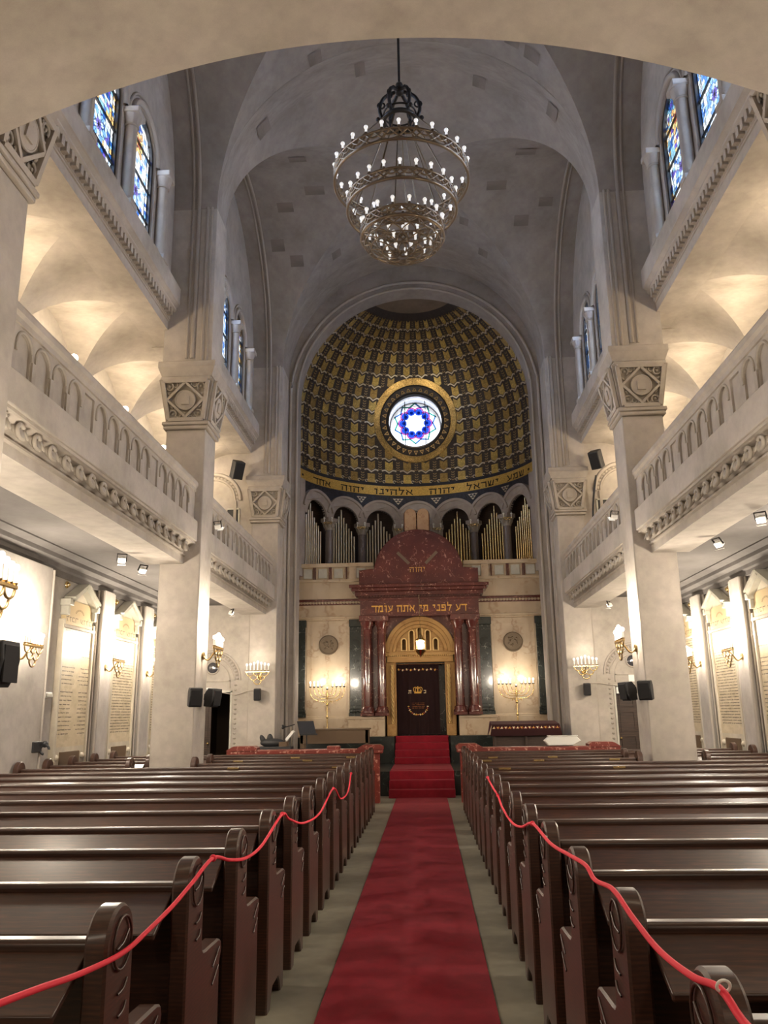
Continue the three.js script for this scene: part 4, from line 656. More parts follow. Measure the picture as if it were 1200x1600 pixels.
// ---------- organ arcade ----------
{
  const bend = (g, d0 = 0) => { const p = g.attributes.position; for (let i = 0; i < p.count; i++) { const a = p.getX(i) / AR, r = AR - d0 - p.getZ(i); p.setXYZ(i, r * Math.sin(a), p.getY(i), AZ - r * Math.cos(a)); } g.computeVertexNormals(); return g; };
  const D = Math.PI / 180, W = 19.6 * D * AR, t = thing('organ_arcade', 'curved grey stone arcade of seven arches before the organ pipes', 'arcade', [0, 5.1, -21.9]);
  for (let k = -3; k <= 3; k++) {
    const c = k * W, hw = W / 2;
    const o = [[c - hw, 6.55], [c - 0.42, 6.55]].concat(arcPts(c, 6.58, 0.42, Math.PI, 0, 20), [[c + 0.42, 6.55], [c + hw, 6.55], [c + hw, 7.42], [c + hw / 2, 7.42], [c, 7.42], [c - hw / 2, 7.42], [c - hw, 7.42]]);
    part('arch_wall', uvm(bend(ext(poly(o), 0.06, 0, 4))), M.navy, t, 'blue mosaic spandrel');
    part('archivolt', uvm(bend(ext(poly(arcPts(c, 6.58, 0.64, Math.PI, 0, 24).concat(arcPts(c, 6.58, 0.42, 0, Math.PI, 24))), 0.12, 0))), M.arcade, t);
    part('hood_moulding', uvm(bend(ext(poly(arcPts(c, 6.58, 0.7, Math.PI * 0.92, Math.PI * 0.08, 24).concat(arcPts(c, 6.58, 0.63, Math.PI * 0.08, Math.PI * 0.92, 24))), 0.17, 0))), M.arcade, t);
    if (Math.abs(k) < 3) for (const d of [-1]) for (let i = 0; i < 3; i++) for (let j = 0; j <= i; j++) part('mosaic_triangle', bend(ext(poly([[c + hw - 0.05 + (j - i / 2) * 0.1, 7.24 + i * 0.06], [c + hw + 0.05 + (j - i / 2) * 0.1, 7.24 + i * 0.06], [c + hw + (j - i / 2) * 0.1, 7.19 + i * 0.06]]), 0.075)), M.silver, t);
  }
  for (const s of [-1, 1]) part('jamb', uvm(bend(bx(s * 3.5 * W, s * (3.5 * W + 0.28), 4.9, 7.42, 0, 0.12))), M.arcade, t);
  for (let k = -3; k < 3; k++) {
    const a = (k + 0.5) * 19.6 * D, x = (AR - 0.08) * Math.sin(a), z = AZ - (AR - 0.08) * Math.cos(a);
    const q = thing('arcade_column', `grey marble column of the organ arcade, ${ORD[k + 3]} from the left`, 'column', [x, 4.8, z], 'organ arcade columns');
    part('shaft', uvm(cy(0.11, 0.1, 1.45, x, 4.85, z, 20)), M.grey, q);
    part('base', uvm(cy(0.15, 0.11, 0.12, x, 4.75, z, 20)), M.grey, q);
    const lv = []; for (let i = 0; i < 8; i++) { const b = i * Math.PI / 4; lv.push(new THREE.SphereGeometry(0.05, 6, 5).scale(0.8, 1.3, 0.5).rotateX(0.4).translate(0, 0, 0.13).rotateY(b).translate(x, 6.38, z)); lv.push(new THREE.SphereGeometry(0.035, 6, 5).translate(0, 0, 0.16).rotateY(b + 0.39).translate(x, 6.47, z)); }
    part('capital', uvm(mg([cy(0.11, 0.15, 0.25, x, 6.27, z, 16), ...lv])), M.carve, q); part('impost', uvm(new THREE.BoxGeometry(0.34, 0.1, 0.3).rotateY(-a).translate(x, 6.54, z)), M.arcade, q);
    // small electric candles on the capital
    const sc = thing('candle_bracket', `small two-bulb bracket on the ${ORD[k + 3]} organ arcade capital from the left`, 'sconce', [x * 0.95, 6.45, z + 0.16], 'candle brackets of the organ arcade');
    part('arm', mg([rod([x, 6.42, z + 0.12], [x, 6.44, z + 0.26], 0.012), rod([x - 0.11, 6.44, z + 0.26], [x + 0.11, 6.44, z + 0.26], 0.01), tor(0.05, 0.01, 3.1, 10, 5).rotateZ(Math.PI).translate(x - 0.05, 6.44, z + 0.26), tor(0.05, 0.01, 3.1, 10, 5).rotateZ(Math.PI).translate(x + 0.05, 6.44, z + 0.26)]), M.brass, sc);
    for (const d of [-0.1, 0.1]) part('bulb', mg([cy(0.014, 0.014, 0.07, x + d, 6.45, z + 0.26, 8), sp(0.028, x + d, 6.55, z + 0.26, 10)]), M.bulb, sc);
  }
  // organ pipes
  const heights = [0.5, 0.6, 0.66, 0.76, 0.86, 1, 0.85, 0.74, 0.65, 0.6, 0.5];
  [-3, -2, -1, 1, 2, 3].forEach((k, gi) => {
    const a0 = k * 19.6 * D, q = thing('organ_pipes', `group of slender ${k < 0 ? 'silvery' : 'golden'} organ pipes in the ${ORD[gi]} arch from the left`, 'organ pipes', [AR * Math.sin(a0), 5.0, AZ - AR * Math.cos(a0)], 'organ pipe groups');
    heights.forEach((h, i) => {
      const a = a0 + (i - 5) * 1.42 * D, x = (AR + 0.1) * Math.sin(a), z = AZ - (AR + 0.1) * Math.cos(a), top = 5.55 + 1.4 * h;
      part('pipe', mg([cy(0.025, 0.025, top - 5.3, x, 5.3, z, 10), cy(0.01, 0.025, 0.2, x, 5.1, z, 10)]), k < 0 ? M.silver : M.brass, q);
    });
    part('toe_board', new THREE.BoxGeometry(0.92, 0.08, 0.2).rotateY(-a0).translate((AR + 0.1) * Math.sin(a0), 5.1, AZ - (AR + 0.1) * Math.cos(a0)), M.doorwood, q);
  });
}

// ---------- ark wall ----------
const ZA = -19.9;
{
  const w = struct('wall_ark', uvm(mg([bx(-3.05, -0.86, 1.05, 4.75, ZA, ZA - 0.3), bx(0.86, 3.05, 1.05, 4.75, ZA, ZA - 0.3), bx(-0.86, 0.86, 3.85, 4.75, ZA, ZA - 0.3)])), M.cream, 'cream veined marble wall on either side of the ark', 'wall');
  for (const s of [-1, 1]) {
    const m = (g, k = 1.2) => mir(uvm(g, k), s);
    // balustrade of the organ loft: rail, panels, uprights
    part('loft_rail', m(mg([rb(1.1, 3.05, 5.1, 5.2, ZA + 0.06, ZA - 0.12, 0.012, 1), rb(1.1, 3.05, 4.73, 4.8, ZA + 0.05, ZA - 0.12, 0.012, 1), bx(1.1, 3.05, 4.75, 5.15, ZA - 0.02, ZA - 0.1)])), M.cream, w);
    for (const x of [1.42, 1.98, 2.37, 2.74]) part('loft_panel', m(rb(x - 0.11, x + 0.11, 4.83, 5.07, ZA - 0.02, ZA + 0.012, 0.008, 1)), M.pale, w, 'pale green stone panel');
    for (const x of [1.62, 1.78, 2.16, 2.2, 2.55, 2.59, 2.95]) part('loft_upright', m(rb(x - 0.015, x + 0.015, 4.8, 5.1, ZA - 0.02, ZA + 0.03, 0.005, 1)), M.red, w);
    part('loft_post', m(rb(1.53, 1.72, 4.75, 5.2, ZA - 0.1, ZA + 0.04, 0.01, 1)), M.cream, w);
    part('dentil_cornice', m(mg([rb(1.4, 3.05, 4.24, 4.3, ZA + 0.09, ZA - 0.02, 0.01, 1), rb(1.4, 3.05, 4.16, 4.2, ZA + 0.03, ZA - 0.02, 0.006, 1)])), M.red, w);
    const dg = new THREE.BoxGeometry(0.04, 0.05, 0.05); for (let x = 1.46; x < 3.04; x += 0.075) piece('dentil', dg, M.cream, w, s * x, 4.215, ZA + 0.035);
    part('string_course', m(mg([rb(1.4, 3.05, 3.83, 3.88, ZA + 0.06, ZA - 0.02, 0.01, 1), rb(1.4, 3.05, 3.8, 3.83, ZA + 0.035, ZA - 0.02, 0.006, 1)])), M.cream, w);
    part('panel_frame', m(ext(poly([[1.78, 1.62], [2.65, 1.62], [2.65, 3.66], [1.78, 3.66]], [[[1.82, 1.66], [2.61, 1.66], [2.61, 3.62], [1.82, 3.62]]]), 0.02).translate(0, 0, ZA)), M.cream, w);
    part('panel_sill', m(rb(1.7, 2.77, 1.46, 1.52, ZA + 0.04, ZA, 0.01, 1)), M.cream, w);
    part('panel_slab', m(rb(1.71, 2.76, 1.5, 3.78, ZA - 0.01, ZA + 0.012, 0.01, 1)), M.cream, w);
    for (const [a, b, n] of [[1.42, 1.7, 'inner'], [2.78, 3.05, 'outer']]) {
      const t = trim(8 + (s > 0 ? 2 : 0) + (n === 'outer' ? 1 : 0), `dark green marble pilaster, ${n} of the two on the ${SIDE(s)} side of the ark`, 'pilaster', [s * (a + b) / 2, 1.5, ZA]);
      part('shaft', m(rb(a, b, 1.75, 3.62, ZA, ZA + 0.05, 0.008, 1)), M.green, t); part('capital', m(rb(a - 0.02, b + 0.02, 3.62, 3.8, ZA, ZA + 0.07, 0.01, 1)), M.green, t);
      part('base', m(mg([rb(a - 0.03, b + 0.03, 1.5, 1.6, ZA, ZA + 0.1, 0.015), rb(a - 0.015, b + 0.015, 1.6, 1.68, ZA, ZA + 0.08, 0.02), rb(a, b, 1.68, 1.76, ZA, ZA + 0.065, 0.01)])), M.green, t);
    }
    const r = thing('bronze_roundel', `round bronze relief medallion on the ${SIDE(s)} marble panel`, 'medallion', [s * 2.22, 3.19, ZA + 0.02], 'bronze medallions');
    part('rim', mir(mg([tor(0.215, 0.022, 6.2832, 40, 6).translate(2.22, 3.19, ZA + 0.044), tor(0.17, 0.01, 6.2832, 40, 6).translate(2.22, 3.19, ZA + 0.0442)]), s), M.medal, r);
    part('disc', mir(mg([new THREE.CylinderGeometry(0.21, 0.21, 0.03, 40).rotateX(Math.PI / 2).translate(2.22, 3.19, ZA + 0.038)]), s), M.medal, r);
    const rel = []; for (let i = 0; i < 26; i++) rel.push(sp(rr(0.012, 0.03), 2.22 + rr(-0.12, 0.12), 3.19 + rr(-0.11, 0.11), ZA + 0.046, 6)); for (let i = 0; i < 36; i++) { const a = i * Math.PI / 18; rel.push(sp(0.009, 2.22 + 0.193 * Math.cos(a), 3.19 + 0.193 * Math.sin(a), ZA + 0.046, 5)); }
    part('relief', mir(mg(rel), s), M.medal, r);
    part('plinth', m(mg([rb(0.86, 3.05, 1.05, 1.48, ZA - 0.02, ZA + 0.06, 0.01, 1), rb(0.86, 1.75, 1.44, 1.51, ZA - 0.02, ZA + 0.42, 0.01, 1), rb(0.86, 1.72, 1.05, 1.46, ZA, ZA + 0.38, 0.01, 1)])), M.cream, w);
  }
}
// ---------- the ark ----------
{
  const Z = -19.5, t = thing('torah_ark', 'red marble ark front with round gable, paired columns and gilded arch', 'ark', [0, 1.05, ZA]);
  const u = (g, k = 1.5) => uvm(g, k);
  const gable = [[-1.43, 4.55], [1.43, 4.55], [1.43, 4.94], [1.14, 4.97]].concat(arcPts(0, 4.86, 1.07, 0.1, Math.PI - 0.1, 32), [[-1.14, 4.97], [-1.43, 4.94]]);
  part('gable', u(ext(poly(gable), 0.34, 0.012).translate(0, 0, ZA)), M.red, t);
  part('cornice', u(mg([rb(-1.67, 1.67, 4.5, 4.58, Z + 0.14, ZA, 0.012, 1), rb(-1.62, 1.62, 4.42, 4.5, Z + 0.09, ZA, 0.012, 1), rb(-1.54, 1.54, 4.32, 4.42, Z + 0.02, ZA, 0.012, 1), rb(-1.46, 1.46, 4.2, 4.27, Z - 0.02, ZA, 0.008, 1), bx(-1.44, 1.44, 4.25, 4.33, Z - 0.06, ZA)])), M.red, t);
  const dg = new THREE.BoxGeometry(0.035, 0.05, 0.05); for (let x = -1.44; x < 1.45; x += 0.072) piece('dentil', dg, M.red, t, x, 4.295 - 1.05, Z + 0.0 - ZA);
  const fr = ctex(1024, 128, (g, W, H) => {
    const d = T.red.image.data, n = 512, im = g.createImageData(W, H);
    for (let y = 0; y < H; y++) for (let x = 0; x < W; x++) { const a = ((y * 2 % n) * n + (x % n)) * 4, b = (y * W + x) * 4; for (let i = 0; i < 3; i++) im.data[b + i] = d[a + i]; im.data[b + 3] = 255; }
    g.putImageData(im, 0, 0); const s = 'דע לפני מי אתה עומד', h = 50; heb(g, s, W / 2 + hebWidth(s, h) / 2, 42, h, '#d9a648', 0.15);
    g.fillStyle = '#d9a648'; g.fillRect(470, 96, 6, 6); g.fillRect(210, 24, 6, 6);
  });
  const fg = rb(-1.42, 1.42, 3.82, 4.21, Z - 0.04, ZA, 0.004, 1); uvRect(fg, -1.42, 1.42, 3.82, 4.21, 0, 1);
  part('frieze', fg, phy({ map: fr, roughness: 0.3, clearcoat: 0.3 }), t, 'red frieze with gold Hebrew lettering');
  // name in gold on the gable with crossed sheaves
  const nm = ctex(512, 256, (g, W, H) => { g.clearRect(0, 0, W, H); heb(g, 'יהוה', W / 2 + hebWidth('יהוה', 96) / 2, 70, 96, '#c9964a', 0.12); });
  const ng = new THREE.PlaneGeometry(0.62, 0.31).translate(-0.02, 4.93, ZA + 0.362); part('gold_name', ng, std({ map: nm, transparent: true, alphaTest: 0.4, metalness: 0.5, roughness: 0.4 }), t, 'gold Hebrew name');
  for (const s of [-1, 1]) part('sheaf', new THREE.BoxGeometry(0.07, 0.4, 0.012).rotateZ(-s * 0.78).translate(s * 0.34 - 0.02, 5.23, ZA + 0.36), M.umber, t);
  // wall of the ark with its arch
  const back = poly([[-1.42, 1.5], [-1.42, 3.84], [1.42, 3.84], [1.42, 1.5], [0.84, 1.5]].concat(arcPts(-0.01, 2.98, 0.84, 0, Math.PI, 32), [[-0.86, 1.5]]));
  part('surround', u(ext(back, 0.14).translate(0, 0, ZA)), M.red, t);
  for (const x of [-1.257, -0.915, 0.9, 1.243]) {
    const z = Z + 0.0;
    part('column_shaft', u(cy(0.108, 0.1, 1.8, x, 1.72, z, 28)), M.redPolish, t);
    part('column_base', u(mg([rb(x - 0.16, x + 0.16, 1.51, 1.58, z - 0.16, z + 0.16, 0.01, 1), lathe([[0.16, 1.58], [0.165, 1.62], [0.14, 1.655], [0.15, 1.69], [0.108, 1.73]], 24).translate(x, 0, z)])), M.redPolish, t);
    part('column_capital', u(mg([lathe([[0.1, 3.5], [0.12, 3.52], [0.105, 3.54], [0.15, 3.62], [0.165, 3.7]], 24).translate(x, 0, z), rb(x - 0.175, x + 0.175, 3.69, 3.83, z - 0.175, z + 0.175, 0.012, 1)])), M.red, t);
  }
  // gilded portal
  const gz = ZA + 0.12;
  part('portal_arch', mg([0.83, 0.75, 0.67].map((r, i) => ext(poly(arcPts(-0.01, 2.98, r, 0, Math.PI, 36).concat(arcPts(-0.01, 2.98, r - 0.085, Math.PI, 0, 36))), 0.1 - i * 0.03, 0.01).translate(0, 0, gz - i * 0.02))), M.goldStone, t);
  const lun = poly([[-0.62, 2.98], [0.6, 2.98]].concat(arcPts(-0.01, 2.98, 0.6, 0, Math.PI, 28)), [[-0.39, 3.02, 3.25], [-0.205, 3.02, 3.45], [-0.01, 3.02, 3.52], [0.185, 3.02, 3.45], [0.37, 3.02, 3.25]].map(([c, a, b]) => archPts(c, a, b, 0.045, 8)));
  part('lunette', uvm(ext(lun, 0.06).translate(0, 0, gz - 0.12), 1), M.goldStone, t);
  part('lunette_back', mg([bx(-0.62, 0.6, 2.9, 3.6, gz - 0.42, gz - 0.4), bx(-0.62, 0.6, 3.58, 3.6, gz - 0.42, gz - 0.12), bx(-0.62, -0.6, 2.9, 3.6, gz - 0.42, gz - 0.12), bx(0.58, 0.6, 2.9, 3.6, gz - 0.42, gz - 0.12)]), M.goldStone, t);
  for (const [c, a, b] of [[-0.39, 3.02, 3.25], [-0.205, 3.02, 3.45], [-0.01, 3.02, 3.52], [0.185, 3.02, 3.45], [0.37, 3.02, 3.25]]) part('window_moulding', ext(poly(archPts(c, a, b, 0.075, 10), [archPts(c, a + 0.01, b, 0.05, 10)]), 0.03).translate(0, 0, gz - 0.07), M.goldPaint, t);
  part('lintel', mg([rb(-0.84, 0.82, 2.9, 2.99, gz + 0.08, gz - 0.15, 0.012, 1), rb(-0.8, 0.78, 2.74, 2.9, gz + 0.05, gz - 0.15, 0.01, 1)]), M.goldStone, t);
  const bead = new THREE.SphereGeometry(0.018, 6, 5); for (let x = -0.8; x < 0.8; x += 0.05) piece('bead', bead, M.goldPaint, t, x, 2.895 - 1.05, gz + 0.07 - ZA);
  for (const s of [-1, 1]) {
    const x = s * 0.7 - 0.01;
    part('jamb', mg([rb(x - 0.12, x + 0.12, 1.05, 2.75, gz - 0.15, gz - 0.02, 0.01, 1), rb(x - 0.11, x + 0.11, 1.05, 1.32, gz - 0.15, gz + 0.06, 0.012, 1)]), M.goldStone, t);
    const tw = []; for (let k = 0; k < 3; k++) { const pts = []; for (let i = 0; i <= 48; i++) { const a = i / 48 * 26 + k * 2.094; pts.push([x - s * 0.035 + 0.024 * Math.cos(a), 1.32 + 1.36 * i / 48, gz + 0.01 + 0.024 * Math.sin(a)]); } tw.push(tube(pts, 0.022, 96, 5)); }
    part('twisted_colonnette', mg(tw), M.goldPaint, t);
  }
  part('recess', mg([bx(-0.62, 0.6, 1.05, 2.76, gz - 0.42, gz - 0.4), bx(-0.64, -0.6, 1.05, 2.76, gz - 0.15, gz - 0.42), bx(0.58, 0.62, 1.05, 2.76, gz - 0.15, gz - 0.42), bx(-0.62, 0.6, 2.72, 2.76, gz - 0.15, gz - 0.42)]), M.green, t);
  // curtain
  const c = ctex(640, 1024, (g, W, H) => {
    g.fillStyle = '#1e0306'; g.fillRect(0, 0, W, H);
    const X = (x) => x * W, Y = (y) => y * H, gold = '#d8a94e', pale = '#efdcb0';
    for (let i = 0; i < 10; i++) { const x = X(0.06 + 0.094 * i), y = Y(0.075) + (i % 2 ? 6 : -4); g.fillStyle = i % 3 ? pale : gold; g.beginPath(); g.moveTo(x, y + (i % 2 ? 18 : -18)); g.quadraticCurveTo(x + 26, y, x + 8, y + (i % 2 ? -18 : 18)); g.quadraticCurveTo(x - 24, y + 4, x, y + (i % 2 ? 18 : -18)); g.fill(); g.strokeStyle = '#a8503a'; g.lineWidth = 4; g.beginPath(); g.moveTo(x + 14, y + 10); g.quadraticCurveTo(x + 30, y - 16, x + 44, y + 8); g.stroke(); }
    // crown
    const cx = X(0.5), cyy = Y(0.375); g.strokeStyle = gold; g.fillStyle = gold; g.lineWidth = 9;
    g.fillRect(cx - 52, cyy + 22, 104, 24); for (const d of [-1, 1]) { g.beginPath(); g.moveTo(cx + d * 50, cyy + 22); g.bezierCurveTo(cx + d * 90, cyy - 40, cx + d * 40, cyy - 60, cx + d * 4, cyy - 30); g.stroke(); g.beginPath(); g.moveTo(cx + d * 30, cyy + 22); g.bezierCurveTo(cx + d * 48, cyy - 24, cx + d * 26, cyy - 44, cx + d * 2, cyy - 24); g.stroke(); }
    g.fillRect(cx - 8, cyy - 26, 16, 50); g.beginPath(); g.arc(cx, cyy - 48, 10, 0, 7); g.fill();
    heb(g, 'כ', X(0.5) + 128, cyy - 2, 46, pale, 0.16); heb(g, 'ת', X(0.5) - 92, cyy - 2, 46, pale, 0.16);
    // small lines and wreath
    for (let r = 0; r < 4; r++) for (let i = 0; i < 17; i++) { g.fillStyle = '#b5753f'; if (hash(i, r, 5) > 0.12) g.fillRect(X(0.36) + i * 11, Y(0.555) + r * 24, 4 + 5 * hash(i, r, 6), 8); }
    for (let i = 0; i < 15; i++) { const a = Math.PI * (0.02 + 0.069 * i), x = cx + 142 * Math.cos(a), y = Y(0.6) + 128 * Math.sin(a); g.fillStyle = [pale, '#a8503a', gold][i % 3]; g.beginPath(); g.ellipse(x, y, 15, 8, a + (i % 2), 0, 7); g.fill(); }
    g.strokeStyle = gold; g.lineWidth = 6; for (const d of [-1, 1]) { g.beginPath(); g.moveTo(cx, Y(0.6) + 128); g.bezierCurveTo(cx + d * 34, Y(0.6) + 104, cx + d * 52, Y(0.6) + 150, cx + d * 78, Y(0.6) + 116); g.stroke(); }
  });
  const cz = gz - 0.17;
  const cur = thing('ark_curtain', 'dark burgundy velvet ark curtain embroidered with crown, letters and wreath', 'curtain', [-0.08, 1.06, cz]);
  const cg = grid(96, 8, (a, b) => { const x = -0.6 + 1.03 * a; return [x, 1.08 + 1.62 * b, cz + 0.018 * Math.sin(a * 46) * (1 - 0.5 * b) + 0.01 * Math.sin(a * 19 + 1), a, b]; });
  part('cloth', cg, phy({ map: c, roughness: 0.95, sheen: 0.3, sheenColor: rgb(0.2, 0.05, 0.06) }), cur);
  part('rod', rod([-0.6, 2.71, cz], [0.58, 2.71, cz], 0.014, 8), M.brass, cur);
  // tablets of the law on the gable
  const tb = thing('law_tablets', 'pair of round-topped stone tablets standing on the red marble gable', 'tablets', [-0.02, 5.95, -19.8]);
  for (const x of [-0.17, 0.145]) { const sh = poly([[x - 0.135, 5.945], [x + 0.135, 5.945], [x + 0.135, 6.36]].concat(arcPts(x, 6.36, 0.135, 0, Math.PI, 14), [[x - 0.135, 6.36]])); part('tablet', uvm(ext(sh, 0.07, 0.01).translate(0, 0, -19.78), 0.6), M.tablet, tb); part('tablet_back', uvm(ext(sh, 0.03, 0.028).translate(0, 0, -19.83), 0.6), M.red, tb); }
  // eternal light
  const L = -19.05, el = thing('eternal_light', 'hanging brass lantern glowing before the ark arch', 'lamp', [0.01, 2.8, L]);
  part('chain', mg([rod([0.01, 3.26, L], [0.0, 4.3, Z + 0.12], 0.006)]), M.brass, el);
  part('crown', mg([lathe([[0.001, 3.36], [0.05, 3.3], [0.055, 3.26], [0.11, 3.2]], 20).translate(0.01, 0, L), tor(0.11, 0.012).rotateX(Math.PI / 2).translate(0.01, 3.2, L)]), M.brass, el);
  part('glass', cy(0.06, 0.1, 0.2, 0.01, 2.98, L, 20), M.lit, el);
  part('bowl', lathe([[0.001, 2.8], [0.015, 2.83], [0.05, 2.86], [0.13, 2.95], [0.15, 2.98], [0.14, 2.99], [0.06, 2.98]], 24).translate(0.01, 0, L), M.brass, el);
  part('strut', mg([0, 1, 2, 3].map((k) => { const a = k * Math.PI / 2 + 0.6; return rod([0.01 + 0.12 * Math.cos(a), 2.98, L + 0.12 * Math.sin(a)], [0.01 + 0.1 * Math.cos(a), 3.2, L + 0.1 * Math.sin(a)], 0.007); })), M.brass, el);
  lamp(0.01, 3.08, L + 0.16, LAMP.ark, 4);
}

// ---------- dais, steps, carpet ----------
struct('floor_dais', uvm(mg([bx(-3.69, 3.69, 0, 0.46, -16.72, -20.2)])), M.darkgreen, 'raised dais before the ark', 'floor');
for (const s of [-1, 1]) struct('floor_upper_' + SIDE(s), mir(uvm(bx(0.64, 3.05, 0.46, 1.05, -19.3, -20.2)), s), M.darkgreen, `dark green marble platform ${SIDE(s)} of the ark steps`, 'floor');
struct('floor_step_base', uvm(bx(-0.66, 0.64, 0.44, 1.04, -19.62, -20.2)), M.darkgreen, 'landing at the ark door', 'floor');
{
  const t = thing('carpeted_steps', 'three red carpeted steps up to the dais', 'steps', [0, 0, -16.3]);
  [[0.155, -16.25], [0.31, -16.46], [0.468, -16.68]].forEach(([y, z], i) => part('step', uvm(rb(-0.64, 0.62, 0, y, z, i === 2 ? -16.95 : -16.7, 0.015), 0.5), M.carpet, t));
  const u = thing('carpeted_steps', 'four red carpeted steps from the dais up to the ark door', 'steps', [0, 0.46, -18.8]);
  [[0.61, -18.75], [0.76, -19.02], [0.91, -19.28], [1.055, -19.54]].forEach(([y, z], i) => part('step', uvm(rb(-0.62, 0.6, 0.47, y, z, i === 3 ? -19.74 : -19.62, 0.015), 0.5), M.carpet, u));
  single('dais_carpet', uvm(rb(-0.63, 0.61, 0.463, 0.475, -16.96, -18.74, 0.004, 1), 0.5), M.carpet, 'red carpet on the dais between the two flights of steps', 'carpet');
  single('aisle_carpet', uvm(rb(-0.5, 0.46, 0, 0.012, 2.6, -16.24, 0.004, 1), 0.5), M.carpet, 'long red carpet runner down the centre aisle', 'carpet');
}
for (const s of [-1, 1]) {
  const x0 = s < 0 ? 0.7 : 0.64, m = (g) => mir(uvm(g, 0.9), s);
  const t = thing('marble_parapet', `red marble parapet in front of the dais, ${SIDE(s)} of the steps`, 'parapet', [s * 2.1, 0, -15.5], 'red marble parapets');
  part('wall', m(bx(x0 + 0.06, 3.5, 0, 0.88, -15.42, -15.58)), M.rail, t);
  part('coping', m(rb(x0, 3.56, 0.86, 0.945, -15.36, -15.64, 0.02)), M.rail, t);
  for (const [a, b, n] of [[x0 - 0.01, x0 + 0.5, 0], [3.0, 3.58, 1]]) part('end_block', m(prismZ([[a, 0.93], [b, 0.93], [b - 0.12, 1.0], [b - 0.16, 1.015], [a + 0.06, 1.015], [a, 0.98]], -15.34, -15.66)), M.rail, t);
  if (s < 0) part('bump', m(rb(1.48, 1.72, 0.93, 1.0, -15.4, -15.6, 0.02)), M.rail, t);
}

// ---------- menorahs, furniture on the dais ----------
for (const s of [-1, 1]) {
  const x = s * 2.21, z = -19.55, t = thing('standing_menorah', `tall brass standing menorah with lit candles before the ${SIDE(s)} marble panel`, 'menorah', [x, 1.05, z], 'standing menorahs');
  part('foot', lathe([[0.001, 1.05], [0.17, 1.05], [0.17, 1.08], [0.1, 1.11], [0.04, 1.2], [0.02, 1.24]], 24).translate(x, 0, z), M.brass, t);
  part('stem', mg([cy(0.016, 0.016, 0.95, x, 1.2, z, 10), sp(0.035, x, 1.5, z), sp(0.035, x, 1.78, z), lathe([[0.018, 1.9], [0.03, 1.95], [0.022, 2.05], [0.018, 2.1]], 12).translate(x, 0, z)]), M.brass, t);
  part('scroll', mg([-1, 1].map((d) => tube([[x, 1.78, z], [x + d * 0.05, 1.84, z], [x + d * 0.1, 1.85, z], [x + d * 0.11, 1.81, z]], 0.009, 16, 5))), M.brass, t);
  for (const [r, y] of [[0.4, 1.86], [0.31, 1.92], [0.22, 1.97], [0.13, 2.02]]) for (const d of [-1, 1]) {
    const top = 2.18; part('branch', tube([[x, y, z], [x + d * r * 0.5, y + 0.01, z], [x + d * r * 0.85, y + 0.08, z], [x + d * r, y + 0.2, z], [x + d * r, top, z]], 0.0095, 28, 6), M.brass, t);
    const c = part('drip_cup', cy(0.02, 0.034, 0.025, x + d * r, top, z, 12), M.iron, t); part('candle', cy(0.014, 0.014, 0.07, x + d * r, top + 0.02, z, 8), M.sleeve, c); part('bulb', new THREE.SphereGeometry(0.02, 8, 6).scale(1, 1.4, 1).translate(x + d * r, top + 0.115, z), M.lit, c);
  }
  const c = part('centre_cup', cy(0.02, 0.034, 0.03, x, 2.12, z, 12), M.iron, t); part('candle', cy(0.014, 0.014, 0.05, x, 2.14, z, 8), M.sleeve, c);
  lamp(x - 0.2, 2.33, z + 0.06, LAMP.ark, 4); lamp(x + 0.2, 2.33, z + 0.06, LAMP.ark, 4);
}
